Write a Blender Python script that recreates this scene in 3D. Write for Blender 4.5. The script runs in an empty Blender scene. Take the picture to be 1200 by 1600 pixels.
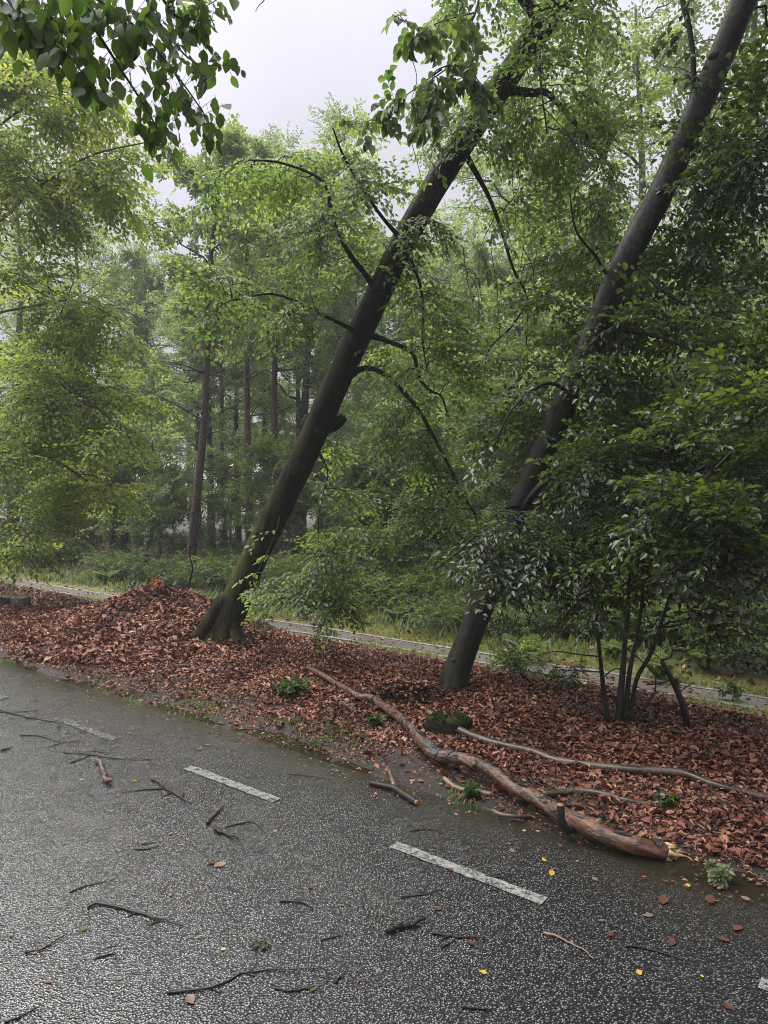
import bpy, math
import numpy as np
from mathutils import Vector, Matrix

# ------------------------------------------------------------------ camera
S = bpy.context.scene
COL = S.collection
CAM_H, FPX, HORIZON = 1.7, 1109.0, 768.0
PITCH = math.atan((800.0 - HORIZON) / FPX)
cam_data = bpy.data.cameras.new('camera')
cam = bpy.data.objects.new('camera', cam_data)
COL.objects.link(cam)
cam.location = (0, 0, CAM_H)
cam.rotation_euler = (math.radians(90) - PITCH, 0, 0)
cam_data.sensor_fit = 'VERTICAL'
cam_data.sensor_height = 24.0
cam_data.lens = 24.0 * FPX / 1600.0
cam_data.clip_start = 0.05
cam_data.clip_end = 2000.0
S.camera = cam

# ------------------------------------------------------------------ world, sun, exposure
SUN_EL, SUN_ROT = math.radians(64), math.radians(-62)
world = bpy.data.worlds.new('World')
S.world = world
world.use_nodes = True
wn = world.node_tree.nodes
wl = world.node_tree.links
wn.clear()
w_out = wn.new('ShaderNodeOutputWorld')
w_bg = wn.new('ShaderNodeBackground')
w_sky = wn.new('ShaderNodeTexSky')
w_sky.sky_type = 'NISHITA'
w_sky.sun_disc = False
w_sky.sun_elevation = SUN_EL
w_sky.sun_rotation = SUN_ROT
w_sky.air_density = 1.2
w_sky.dust_density = 4.0
w_tc = wn.new('ShaderNodeTexCoord')
w_sep = wn.new('ShaderNodeSeparateXYZ')
wl.new(w_tc.outputs['Generated'], w_sep.inputs[0])
w_max = wn.new('ShaderNodeMath'); w_max.operation = 'MAXIMUM'; w_max.inputs[1].default_value = 0.0
wl.new(w_sep.outputs[2], w_max.inputs[0])
# overcast luminance: (1 + 3 sin elevation) / 4
w_mad = wn.new('ShaderNodeMath'); w_mad.operation = 'MULTIPLY_ADD'
w_mad.inputs[1].default_value = 0.75; w_mad.inputs[2].default_value = 0.25
wl.new(w_max.outputs[0], w_mad.inputs[0])
w_noi = wn.new('ShaderNodeTexNoise'); w_noi.inputs['Scale'].default_value = 2.2
w_noi.inputs['Detail'].default_value = 4.0
wl.new(w_tc.outputs['Generated'], w_noi.inputs['Vector'])
w_nr = wn.new('ShaderNodeMapRange'); w_nr.inputs[1].default_value = 0.3; w_nr.inputs[2].default_value = 0.7; w_nr.inputs[3].default_value = 0.84; w_nr.inputs[4].default_value = 1.12
wl.new(w_noi.outputs['Fac'], w_nr.inputs[0])
w_mul = wn.new('ShaderNodeMath'); w_mul.operation = 'MULTIPLY'
wl.new(w_mad.outputs[0], w_mul.inputs[0]); wl.new(w_nr.outputs[0], w_mul.inputs[1])
w_cl = wn.new('ShaderNodeVectorMath'); w_cl.operation = 'SCALE'
w_cl.inputs[0].default_value = (1.70, 1.66, 1.86)
wl.new(w_mul.outputs[0], w_cl.inputs['Scale'])
w_mix = wn.new('ShaderNodeMix'); w_mix.data_type = 'RGBA'
w_mix.inputs[0].default_value = 0.985
wl.new(w_sky.outputs[0], w_mix.inputs[6]); wl.new(w_cl.outputs[0], w_mix.inputs[7])
wl.new(w_mix.outputs[2], w_bg.inputs['Color'])
w_bg.inputs['Strength'].default_value = 0.15
wl.new(w_bg.outputs[0], w_out.inputs['Surface'])

sun_data = bpy.data.lights.new('sun', 'SUN')
sun_data.energy = 1.5
sun_data.angle = math.radians(70)
sun_data.color = (1.0, 0.97, 0.93)
sun = bpy.data.objects.new('sun', sun_data)
COL.objects.link(sun)
# sky rotation is measured from +Y towards +X
sdir = Vector((math.sin(SUN_ROT) * math.cos(SUN_EL), math.cos(SUN_ROT) * math.cos(SUN_EL), math.sin(SUN_EL)))
sun.rotation_euler = sdir.to_track_quat('Z', 'Y').to_euler()
sun.location = (0, 0, 30)

S.view_settings.view_transform = 'Standard'
S.view_settings.look = 'None'
S.view_settings.gamma = 1.0
S.view_settings.use_curve_mapping = False
S.view_settings.exposure = 2.35
S.render.engine = 'CYCLES'
S.cycles.max_bounces = 10
S.cycles.diffuse_bounces = 7
S.cycles.glossy_bounces = 3
S.cycles.transmission_bounces = 7
S.cycles.transparent_max_bounces = 4
S.cycles.volume_bounces = 0
S.cycles.filter_width = 1.0
S.cycles.use_denoising = True
S.cycles.denoiser = 'OPENIMAGEDENOISE'
S.cycles.denoising_input_passes = 'RGB_ALBEDO_NORMAL'
S.cycles.denoising_prefilter = 'NONE'
S.cycles.sample_clamp_indirect = 4.0
S.cycles.use_adaptive_sampling = True
S.cycles.adaptive_threshold = 0.004
S.cycles.caustics_reflective = False
S.cycles.caustics_refractive = False

RNG = np.random.default_rng(7)

# ------------------------------------------------------------------ helpers: coordinates
_cp, _sp = math.cos(PITCH), math.sin(PITCH)
C_FWD = np.array([0, _cp, -_sp]); C_UP = np.array([0, _sp, _cp]); C_RT = np.array([1.0, 0, 0])
CAMP = np.array([0, 0, CAM_H])
_ang = math.atan(1450.0 / FPX)
RD = np.array([-math.sin(_ang), math.cos(_ang)])       # along the road, to the far left
RN = np.array([math.cos(_ang), math.sin(_ang)])        # across it, away from the camera


def P(u, v, d):
    """the place at depth d seen at photograph pixel (u, v)"""
    return CAMP + d * (C_FWD + C_RT * (u - 600) / FPX + C_UP * (800 - v) / FPX)


def st(x, y):
    return x * RN[0] + y * RN[1], x * RD[0] + y * RD[1]


def xy(s, t):
    return np.array([s * RN[0] + t * RD[0], s * RN[1] + t * RD[1]])


def sstep(a, b, x):
    k = np.clip((x - a) / (b - a), 0, 1)
    return k * k * (3 - 2 * k)


def vnoise(x, y, seed=0):
    """smooth value noise for heights and ragged edges"""
    x = np.asarray(x, float); y = np.asarray(y, float)
    xi = np.floor(x); yi = np.floor(y); fx = x - xi; fy = y - yi
    fx = fx * fx * (3 - 2 * fx); fy = fy * fy * (3 - 2 * fy)

    def h(a, b):
        k = np.sin(a * 127.1 + b * 311.7 + seed * 74.7) * 43758.5453
        return k - np.floor(k)
    return (h(xi, yi) * (1 - fx) + h(xi + 1, yi) * fx) * (1 - fy) + (h(xi, yi + 1) * (1 - fx) + h(xi + 1, yi + 1) * fx) * fy - 0.5


ROAD_EDGE = 3.35
DROP = 0.30


def gz_st(s, t):
    s = np.asarray(s, float); t = np.asarray(t, float)
    z = -0.035 + 0.05 * sstep(3.3, 3.95, s) + 0.03 * sstep(3.9, 5.0, s)
    z = z + sstep(3.15, 3.4, s) * (1 - sstep(4.2, 4.8, s)) * (0.030 * vnoise(s * 4.3, t * 1.9, 6) + 0.022 * vnoise(s * 11, t * 9, 7) + .008 * vnoise(s * 24, t * 24, 8))
    amp = sstep(3.6, 4.6, s)
    z = z + amp * (0.07 * vnoise(s * 0.9, t * 0.9, 1) + 0.035 * vnoise(s * 2.7, t * 2.7, 2))
    z = z - (DROP + 0.03) * sstep(5.5, 7.1, s)
    z = z + sstep(9.0, 14.0, s) * 0.5 * vnoise(s * 0.23, t * 0.23, 3)
    z = np.where(s < -3.0, -0.035 + 0.06 * sstep(3.0, 3.6, -s), z)
    # the path runs level
    k = sstep(6.9, 7.15, s) * (1 - sstep(7.75, 8.1, s))
    z = z * (1 - k) + (-DROP) * k
    return z


def gz(x, y):
    s, t = st(np.asarray(x, float), np.asarray(y, float))
    return gz_st(s, t)


def G(u, v, lift=0.0):
    """the point of the ground seen at photograph pixel (u, v)"""
    ray = C_FWD + C_RT * (u - 600) / FPX + C_UP * (800 - v) / FPX
    z = 0.0
    for _ in range(25):
        k = (z - CAM_H) / ray[2]
        p = CAMP + ray * k
        s, t = st(p[0], p[1])
        z2 = 0.0 if abs(s) < ROAD_EDGE else float(gz_st(s, t))
        z = 0.5 * z + 0.5 * z2
    p = CAMP + ray * ((z - CAM_H) / ray[2])
    return np.array([p[0], p[1], z + lift])


def unit(a):
    a = np.asarray(a, float)
    return a / np.maximum(np.linalg.norm(a, axis=-1, keepdims=True), 1e-9)


# ------------------------------------------------------------------ helpers: meshes and objects
class MB:
    """collects vertices and quads / triangles, then links them as one mesh object"""

    def __init__(self):
        self.v = []; self.q = []; self.t = []; self.n = 0

    def add(self, v, q=None, t=None):
        v = np.asarray(v, np.float32).reshape(-1, 3)
        if q is not None and len(q):
            self.q.append(np.asarray(q, np.int32).reshape(-1, 4) + self.n)
        if t is not None and len(t):
            self.t.append(np.asarray(t, np.int32).reshape(-1, 3) + self.n)
        self.v.append(v); self.n += len(v)

    def mesh(self, name, mats, smooth=True, off=(0, 0, 0)):
        v = np.concatenate(self.v) - np.asarray(off, np.float32)
        q = np.concatenate(self.q) if self.q else np.zeros((0, 4), np.int32)
        t = np.concatenate(self.t) if self.t else np.zeros((0, 3), np.int32)
        me = bpy.data.meshes.new(name)
        me.vertices.add(len(v)); me.vertices.foreach_set('co', v.ravel())
        loops = np.concatenate([q.ravel(), t.ravel()])
        me.loops.add(len(loops)); me.loops.foreach_set('vertex_index', loops)
        me.polygons.add(len(q) + len(t))
        ls = np.concatenate([np.arange(len(q)) * 4, len(q) * 4 + np.arange(len(t)) * 3]).astype(np.int32)
        me.polygons.foreach_set('loop_start', ls)
        me.polygons.foreach_set('use_smooth', np.full(len(ls), smooth))
        me.update(calc_edges=True)
        for m in (mats if isinstance(mats, (list, tuple)) else [mats]):
            me.materials.append(m)
        return me

    def build(self, name, mats, parent=None, off=(0, 0, 0), smooth=True):
        me = self.mesh(name, mats, smooth, off)
        return link(name, me, parent, off if parent is None else (0, 0, 0))


def link(name, data, parent=None, loc=(0, 0, 0)):
    o = bpy.data.objects.new(name, data)
    COL.objects.link(o)
    o.location = tuple(float(x) for x in loc)
    if parent is not None:
        o.parent = parent
    return o


def thing(name, label, cat, loc, group=None):
    o = link(name, None, None, loc)
    o.empty_display_size = 0.1
    return tag(o, label, cat, group)


def tag(o, label=None, cat=None, group=None, kind=None):
    if label: o['label'] = label
    if cat: o['category'] = cat
    if group: o['group'] = group
    if kind: o['kind'] = kind
    return o


def copy_tree(root, loc, rotz=0.0, scale=1.0, lean=(0, 0), label=None, group=None):
    c = root.copy(); COL.objects.link(c)
    c.location = tuple(float(x) for x in loc)
    c.rotation_euler = (lean[0], lean[1], rotz)
    c.scale = (scale,) * 3 if np.isscalar(scale) else scale
    if label: c['label'] = label
    if group: c['group'] = group
    for ch in root.children:
        k = ch.copy(); COL.objects.link(k); k.parent = c
        for g in ch.children:
            k2 = g.copy(); COL.objects.link(k2); k2.parent = k
    return c


def smooth_path(pts, n):
    """resample a polyline as a Catmull-Rom curve with n points"""
    pts = np.asarray(pts, float)
    if len(pts) == 2:
        k = np.linspace(0, 1, n)[:, None]
        return pts[0] * (1 - k) + pts[1] * k
    p = np.vstack([2 * pts[0] - pts[1], pts, 2 * pts[-1] - pts[-2]])
    m = len(pts) - 1
    out = []
    for x in np.linspace(0, m - 1e-6, n):
        i = int(x); f = x - i
        a, b, c, d = p[i], p[i + 1], p[i + 2], p[i + 3]
        out.append(0.5 * (2 * b + (c - a) * f + (2 * a - 5 * b + 4 * c - d) * f * f + (3 * b - a - 3 * c + d) * f ** 3))
    return np.array(out)


def tube(mb, pts, rad, seg=6, bump=0.0, seed=0, caps=True, flare=None, freq=(2.0, 5.0)):
    pts = np.asarray(pts, float); n = len(pts)
    rad = np.broadcast_to(np.asarray(rad, float), (n,))
    tan = unit(np.gradient(pts, axis=0))
    ref = np.array([0.0, 0.0, 1.0]) if abs(tan[0][2]) < 0.8 else np.array([1.0, 0, 0])
    a = unit(ref - tan[0] * (ref @ tan[0]))
    A = [a]
    for i in range(1, n):
        a = A[-1] - tan[i] * (A[-1] @ tan[i])
        A.append(unit(a))
    A = np.array(A); B = np.cross(tan, A)
    th = np.linspace(0, 2 * math.pi, seg, endpoint=False)
    R = rad[:, None] * np.ones(seg)[None, :]
    if bump:
        ln = np.concatenate([[0], np.cumsum(np.linalg.norm(np.diff(pts, axis=0), axis=1))])
        x = np.cos(th)[None, :] * freq[0] + 9; y = np.sin(th)[None, :] * freq[0]
        w = vnoise(x + ln[:, None] * freq[1], y + ln[:, None] * 0.37, seed) + 0.5 * vnoise(2.3 * x + ln[:, None] * 2.1 * freq[1], 2.3 * y - ln[:, None], seed + 5)
        R = R * (1 + bump * w)
    if flare is not None:
        R = R * flare(th[None, :], np.linspace(0, 1, n)[:, None])
    v = pts[:, None, :] + R[:, :, None] * (np.cos(th)[None, :, None] * A[:, None, :] + np.sin(th)[None, :, None] * B[:, None, :])
    i = np.arange(n - 1)[:, None] * seg; j = np.arange(seg)[None, :]; j2 = (j + 1) % seg
    q = np.stack([i + j, i + j2, i + seg + j2, i + seg + j], -1).reshape(-1, 4)
    vv = v.reshape(-1, 3); t = []
    if caps:
        vv = np.vstack([vv, pts[0], pts[-1] + tan[-1] * rad[-1] * 0.3])
        e = n * seg
        for k in range(seg):
            t.append((e, (k + 1) % seg, k))
            t.append((e + 1, (n - 1) * seg + k, (n - 1) * seg + (k + 1) % seg))
    mb.add(vv, q, t)


def sticks(mb, a, b, r):
    """many thin three-sided twigs at once"""
    a = np.asarray(a, float).reshape(-1, 3); b = np.asarray(b, float).reshape(-1, 3)
    n = len(a)
    if n == 0: return
    t = unit(b - a)
    ref = np.where(np.abs(t[:, 2:3]) < 0.8, np.array([[0, 0, 1.0]]), np.array([[1.0, 0, 0]]))
    A = unit(np.cross(t, ref)); B = np.cross(t, A)
    r = np.broadcast_to(np.asarray(r, float), (n,))[:, None]
    ring = [(math.cos(k), math.sin(k)) for k in (0, 2.094, 4.189)]
    v = np.stack([a + r * (c * A + s_ * B) for c, s_ in ring] + [b + 0.6 * r * (c * A + s_ * B) for c, s_ in ring], 1)
    f = np.array([[0, 1, 4, 3], [1, 2, 5, 4], [2, 0, 3, 5]])
    q = (np.arange(n)[:, None, None] * 6 + f[None]).reshape(-1, 4)
    mb.add(v, q)


def leaf_faces(mb, pos, d, nrm, ln, wd, fold=0.18, curl=0.12, fine=False):
    """many leaves: six points each, folded along the midrib, two quads"""
    n = len(pos)
    if n == 0: return
    d = unit(d); nrm = unit(nrm - d * np.sum(nrm * d, -1, keepdims=True)); sd = np.cross(nrm, d)
    ln = np.broadcast_to(ln, (n,))[:, None]; wd = np.broadcast_to(wd, (n,))[:, None]
    fo = np.broadcast_to(fold, (n,))[:, None]; cu = np.broadcast_to(curl, (n,))[:, None]

    def p(x, y, z):
        return pos + d * ln * x + sd * wd * y + nrm * (wd * z * fo * 2 - ln * cu * x * x)
    if fine:
        v = np.stack([p(0, 0, 0), p(.5, 0, 0), p(1, 0, 0), p(.16, .34, .7), p(.40, .5, 1), p(.66, .43, .85), p(.87, .21, .4), p(.16, -.34, .7), p(.40, -.5, 1), p(.66, -.43, .85), p(.87, -.21, .4)], 1)
        f = np.array([[0, 1, 4, 3], [1, 6, 5, 4], [0, 7, 8, 1], [1, 8, 9, 10]]); f3 = np.array([[1, 2, 6], [1, 10, 2]])
        o_ = np.arange(n)[:, None, None] * 11
        mb.add(v, (o_ + f[None]).reshape(-1, 4), (o_ + f3[None]).reshape(-1, 3))
        return
    v = np.stack([p(0, 0, 0), p(.28, .5, 1), p(.68, .40, .8), p(1.0, 0, 0), p(.68, -.40, .8), p(.28, -.5, 1)], 1)
    f = np.array([[0, 3, 2, 1], [0, 5, 4, 3]])
    q = (np.arange(n)[:, None, None] * 6 + f[None]).reshape(-1, 4)
    mb.add(v, q)


# ------------------------------------------------------------------ helpers: materials
def new_mat(name):
    m = bpy.data.materials.new(name)
    m.use_nodes = True
    nt = m.node_tree
    nt.nodes.clear()
    return m, nt


def nd(nt, kind, ins=None, **props):
    n = nt.nodes.new('ShaderNode' + kind)
    for k, v in props.items():
        setattr(n, k, v)
    for k, v in (ins or {}).items():
        if hasattr(v, 'is_output') or isinstance(v, bpy.types.NodeSocket):
            nt.links.new(v, n.inputs[k])
        else:
            n.inputs[k].default_value = v
    return n


def ramp(nt, fac, stops, interp='LINEAR'):
    n = nd(nt, 'ValToRGB', {0: fac})
    cr = n.color_ramp
    cr.interpolation = interp
    while len(cr.elements) < len(stops):
        cr.elements.new(0.5)
    for e, (p_, c) in zip(cr.elements, stops):
        e.position = p_; e.color = (*c, 1.0) if len(c) == 3 else c
    return n.outputs[0]


def noise(nt, scale, detail=4.0, vec=None, rough=0.55, dist=0.0):
    ins = {'Scale': scale, 'Detail': detail, 'Roughness': rough, 'Distortion': dist}
    if vec is not None: ins['Vector'] = vec
    return nd(nt, 'TexNoise', ins).outputs['Fac']


def mixc(nt, fac, a, b, blend='MIX'):
    n = nd(nt, 'Mix', {0: fac, 6: a if not isinstance(a, tuple) else (*a, 1), 7: b if not isinstance(b, tuple) else (*b, 1)}, data_type='RGBA', blend_type=blend)
    return n.outputs[2]


def math_(nt, op, a, b=0.0, c=0.0):
    return nd(nt, 'Math', {0: a, 1: b, 2: c}, operation=op).outputs[0]


def objvec(nt):
    return nd(nt, 'TexCoord').outputs['Object']


def posvec(nt):
    return nd(nt, 'NewGeometry').outputs['Position']


def finish(nt, color, rough=0.6, bump=None, strength=0.5, dist=0.01, spec=0.5, coat=0.0, extra=None):
    ins = {'Base Color': color if not isinstance(color, tuple) else (*color, 1), 'Roughness': rough, 'Specular IOR Level': spec}
    if coat: ins['Coat Weight'] = coat; ins['Coat Roughness'] = 0.12
    if bump is not None:
        ins['Normal'] = nd(nt, 'Bump', {'Height': bump, 'Strength': strength, 'Distance': dist}).outputs[0]
    b = nd(nt, 'BsdfPrincipled', ins)
    o = nd(nt, 'OutputMaterial', {'Surface': b.outputs[0]})
    return b


def leaf_mat(name, cols, trans, tw=0.4, rough=0.34, spec=0.5, patch=0.35, pscale=0.9):
    """wet leaf: colour differs from leaf to leaf and from bough to bough; light comes through"""
    m, nt = new_mat(name)
    geo = nd(nt, 'NewGeometry')
    oi = nd(nt, 'ObjectInfo')
    r = math_(nt, 'FRACT', math_(nt, 'ADD', geo.outputs['Random Per Island'], oi.outputs['Random']))
    big = noise(nt, pscale, 2.0, geo.outputs['Position'])
    f = math_(nt, 'MULTIPLY_ADD', math_(nt, 'SUBTRACT', big, 0.5), 2.0 * patch / 0.35, math_(nt, 'MULTIPLY', r, 0.75))
    f = math_(nt, 'ADD', f, 0.1)
    c = ramp(nt, f, [(i / (len(cols) - 1), c_) for i, c_ in enumerate(cols)])
    tc = ramp(nt, f, [(i / (len(trans) - 1), c_) for i, c_ in enumerate(trans)])
    fine = noise(nt, 60.0, 2.0, geo.outputs['Position'])
    b = nd(nt, 'BsdfPrincipled', {'Base Color': c, 'Roughness': math_(nt, 'MULTIPLY_ADD', fine, 0.25, rough - 0.12), 'Specular IOR Level': spec})
    t = nd(nt, 'BsdfTranslucent', {'Color': tc})
    mx = nd(nt, 'MixShader', {0: tw, 1: b.outputs[0], 2: t.outputs[0]})
    nd(nt, 'OutputMaterial', {'Surface': mx.outputs[0]})
    return m


M = {}
M['beech_leaf'] = leaf_mat('beech_leaf', [(.045, .072, .024), (.078, .118, .034), (.120, .165, .042)], [(.15, .27, .055), (.28, .43, .085), (.46, .59, .11)], 0.46, 0.30, 0.6)
M['dark_leaf'] = leaf_mat('dark_leaf', [(.022, .036, .018), (.034, .052, .022), (.052, .076, .026)], [(.06, .11, .018), (.12, .20, .022), (.24, .35, .03)], 0.36, 0.27, 0.8)
M['light_leaf'] = leaf_mat('light_leaf', [(.06, .105, .026), (.11, .16, .032), (.18, .22, .04)], [(.23, .36, .06), (.40, .52, .08), (.57, .65, .10)], 0.52, 0.38, 0.4, patch=.5, pscale=.8)
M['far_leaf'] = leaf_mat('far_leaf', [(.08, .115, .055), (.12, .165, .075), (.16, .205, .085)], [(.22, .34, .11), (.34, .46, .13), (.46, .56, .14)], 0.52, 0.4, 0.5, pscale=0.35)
M['bush_leaf'] = leaf_mat('bush_leaf', [(.05, .08, .028), (.075, .11, .035), (.11, .145, .045)], [(.13, .21, .04), (.2, .29, .05), (.28, .35, .06)], 0.36, 0.42, 0.4)
M['fern_leaf'] = leaf_mat('fern_leaf', [(.08, .11, .045), (.12, .155, .065), (.17, .20, .085)], [(.18, .27, .06), (.26, .34, .08), (.34, .4, .1)], 0.35, 0.5, 0.35)
M['bough_leaf'] = leaf_mat('bough_leaf', [(.022, .042, .012), (.034, .06, .016), (.05, .085, .02)], [(.08, .17, .02), (.14, .26, .03), (.24, .40, .04)], 0.36, 0.45, 0.22)
M['sprig_leaf'] = leaf_mat('sprig_leaf', [(.03, .055, .014), (.05, .085, .02), (.08, .12, .03)], [(.06, .13, .02), (.1, .2, .025), (.16, .28, .03)], 0.3, 0.4, 0.4)
M['pale_sprig'] = leaf_mat('pale_sprig_leaf', [(.10, .13, .06), (.15, .18, .09), (.2, .23, .12)], [(.12, .2, .06), (.2, .28, .08), (.28, .34, .1)], 0.25, 0.45, 0.4)
M['needle'] = leaf_mat('pine_needles', [(.02, .04, .02), (.03, .055, .025), (.045, .075, .03)], [(.04, .08, .02), (.06, .11, .02), (.08, .13, .03)], 0.2, 0.5, 0.3)
M['grass'] = leaf_mat('grass_blade', [(.08, .11, .02), (.15, .175, .03), (.28, .26, .075)], [(.18, .26, .02), (.3, .36, .04), (.45, .42, .08)], 0.35, 0.45, 0.4, pscale=1.3)
M['edge_grass'] = leaf_mat('edge_grass_blade', [(.04, .09, .012), (.07, .14, .02), (.12, .19, .03)], [(.1, .22, .02), (.16, .3, .03), (.25, .38, .04)], 0.35, 0.4, 0.5, pscale=1.3)
M['moss'] = leaf_mat('moss', [(.03, .045, .008), (.05, .068, .012), (.085, .095, .02)], [(.05, .09, .01), (.08, .12, .01), (.12, .15, .02)], 0.15, 0.7, 0.25, pscale=4)

M['lichen'] = leaf_mat('lichen', [(.06, .065, .045), (.11, .115, .085), (.2, .2, .16)], [(.03, .04, .02), (.06, .07, .04)], 0.1, 0.6, 0.3)
# fallen leaves: wet copper brown
M['litter'] = leaf_mat('litter_leaf', [(.030, .014, .009), (.130, .047, .028), (.25, .098, .060), (.43, .26, .17)], [(.08, .02, .01), (.14, .04, .02), (.2, .07, .03), (.26, .1, .05)], 0.12, 0.40, 0.35, patch=0.22, pscale=1.6)
M['yellow_leaf'] = leaf_mat('yellow_leaf', [(.42, .26, .03), (.5, .33, .05)], [(.4, .3, .03), (.5, .4, .05)], 0.2, 0.35, 0.5)
M['rust_leaf'] = leaf_mat('rust_leaf', [(.06, .026, .018), (.12, .05, .032)], [(.14, .05, .02), (.2, .08, .03)], 0.12, 0.32, 0.5)
M['tan_leaf'] = leaf_mat('tan_leaf', [(.14, .085, .055), (.22, .14, .095)], [(.2, .1, .05), (.3, .15, .08)], 0.12, 0.4, 0.5)


def bark(name, cols, rough=(.28, .55), scale=9.0, stretch=0.25, bump=0.6, dist=0.012, green=0.0, spec=0.5, plates=False):
    m, nt = new_mat(name)
    v = nd(nt, 'Mapping', {'Vector': objvec(nt), 'Scale': (1, 1, stretch)}).outputs[0]
    n1 = noise(nt, scale, 6.0, v, 0.62, 0.4)
    n2 = noise(nt, scale * 5, 4.0, v)
    h = math_(nt, 'MULTIPLY_ADD', n2, 0.35, n1)
    if plates:
        vo = nd(nt, 'TexVoronoi', {'Vector': v, 'Scale': scale * 1.6}, feature='DISTANCE_TO_EDGE').outputs[0]
        h = math_(nt, 'MULTIPLY_ADD', math_(nt, 'MINIMUM', vo, 0.25), 2.5, h)
    c = ramp(nt, math_(nt, 'MULTIPLY_ADD', n2, .5, math_(nt, 'MULTIPLY', n1, .5)), [(0.36, cols[0]), (0.5, cols[1]), (0.64, cols[2])])
    if green:
        g = noise(nt, 3.0, 5.0, objvec(nt))
        gf = ramp(nt, g, [(0.36, (0, 0, 0)), (0.58, (green,) * 3)])
        z = nd(nt, 'SeparateXYZ', {0: objvec(nt)}).outputs[2]
        low = nd(nt, 'MapRange', {0: z, 1: 0.1, 2: 3.0, 3: 1.0, 4: 0.25}).outputs[0]
        nx = nd(nt, 'SeparateXYZ', {0: nd(nt, 'NewGeometry').outputs['Normal']}).outputs[0]
        side = nd(nt, 'MapRange', {0: nx, 1: 0.5, 2: -0.8, 3: 0.1, 4: 1.0}).outputs[0]
        c = mixc(nt, math_(nt, 'MULTIPLY', math_(nt, 'MULTIPLY', gf, low), side), c, (.075, .085, .018))
    st_ = noise(nt, 5.0, 5.0, nd(nt, 'Mapping', {'Vector': objvec(nt), 'Scale': (1.6, 1.6, stretch * .5)}).outputs[0], .65)
    c = mixc(nt, ramp(nt, st_, [(.36, (.75,) * 3), (.56, (0, 0, 0))]), c, tuple(x * .55 for x in cols[0]))
    if green:
        li = math_(nt, 'MULTIPLY_ADD', noise(nt, 26.0, 4.0, objvec(nt), .7), .6, math_(nt, 'MULTIPLY', noise(nt, 2.2, 3.0, objvec(nt)), .5))
        c = mixc(nt, ramp(nt, li, [(.595, (0, 0, 0)), (.65, (.4,) * 3)]), c, (.075, .078, .058))
    r = nd(nt, 'MapRange', {0: math_(nt, 'MULTIPLY_ADD', st_, .6, math_(nt, 'MULTIPLY', n2, .4)), 1: 0.35, 2: 0.62, 3: rough[0], 4: rough[1]}).outputs[0]
    finish(nt, c, r, h, bump, dist, spec)
    return m


M['wet_bark'] = bark('wet_dark_bark', [(.003, .0025, .002), (.010, .0075, .005), (.034, .026, .018)], (.55, .85), 16, 0.14, 1.0, 0.04, green=1.0, spec=.18)
M['grey_bark'] = bark('wet_grey_bark', [(.004, .0036, .0032), (.013, .0118, .011), (.033, .030, .029)], (.4, .7), 10, 0.7, 0.6, 0.012, green=0.3, spec=.28)
M['stem_bark'] = bark('shrub_bark', [(.008, .007, .006), (.014, .012, .010), (.026, .022, .018)], (.45, .7), 22, 0.4, 0.4, 0.005)
M['pine_bark'] = bark('pine_bark', [(.03, .020, .016), (.058, .036, .028), (.10, .062, .046)], (.5, .8), 10, 0.35, 0.8, 0.02, plates=True, spec=.3)
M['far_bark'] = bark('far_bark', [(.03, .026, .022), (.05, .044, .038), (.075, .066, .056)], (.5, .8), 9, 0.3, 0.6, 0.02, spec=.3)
M['log_wood'] = bark('wet_peeled_wood', [(.022, .012, .008), (.075, .036, .021), (.17, .092, .054)], (.2, .5), 11, 0.8, 0.6, 0.008, spec=.6)
m, nt = new_mat('peeling_log_bark')
v = objvec(nt)
ax = nd(nt, 'Mapping', {'Vector': v, 'Rotation': (0, 0, .72), 'Scale': (.28, 1.0, 1.0)}).outputs[0]
n1 = noise(nt, 7.0, 6.0, ax, .65, .6); n2 = noise(nt, 34.0, 5.0, ax, .7); n3 = noise(nt, 3.0, 3.0, v)
peel = ramp(nt, math_(nt, 'MULTIPLY_ADD', n3, .5, math_(nt, 'MULTIPLY', n1, .6)), [(.50, (0, 0, 0)), (.545, (1, 1, 1))])
barkc = ramp(nt, n2, [(.34, (.010, .007, .006)), (.52, (.045, .026, .018)), (.68, (.11, .07, .05))])
woodc = ramp(nt, n2, [(.34, (.040, .017, .009)), (.52, (.100, .044, .024)), (.68, (.20, .110, .066))])
c = mixc(nt, peel, barkc, woodc)
c = mixc(nt, ramp(nt, noise(nt, 11, 5, v), [(.60, (0, 0, 0)), (.68, (.8,) * 3)]), c, (.012, .010, .009))
h = math_(nt, 'MULTIPLY_ADD', peel, -.35, math_(nt, 'MULTIPLY_ADD', n2, .5, math_(nt, 'MULTIPLY', n1, .4)))
finish(nt, c, nd(nt, 'MapRange', {0: n2, 1: .35, 2: .65, 3: .28, 4: .6}).outputs[0], h, 1.0, .012, .5)
M['log_wood'] = m
M['branch_wood'] = bark('wet_branch_wood', [(.025, .016, .011), (.060, .038, .025), (.11, .070, .044)], (.25, .55), 12, 0.6, 0.4, 0.005, spec=.6)
M['pale_wood'] = bark('pale_twig_wood', [(.08, .055, .036), (.14, .098, .064), (.21, .155, .105)], (.25, .5), 16, 0.6, 0.4, 0.004)
M['twig'] = bark('wet_twig', [(.006, .005, .004), (.013, .009, .007), (.030, .020, .014)], (.3, .6), 30, 0.6, 0.4, 0.003, spec=.35)
M['break_wood'] = bark('fresh_broken_wood', [(.34, .22, .10), (.5, .36, .18), (.62, .48, .28)], (.4, .7), 40, 0.4, 0.8, 0.006)
M['cut_wood'] = bark('cut_wood', [(.30, .13, .05), (.42, .2, .08), (.5, .27, .12)], (.35, .6), 30, 0.6, 0.4, 0.004)
M['orange_wood'] = bark('orange_splinter', [(.20, .05, .02), (.34, .09, .025), (.45, .15, .05)], (.4, .6), 30, 0.4, 0.5, 0.004)
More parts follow.
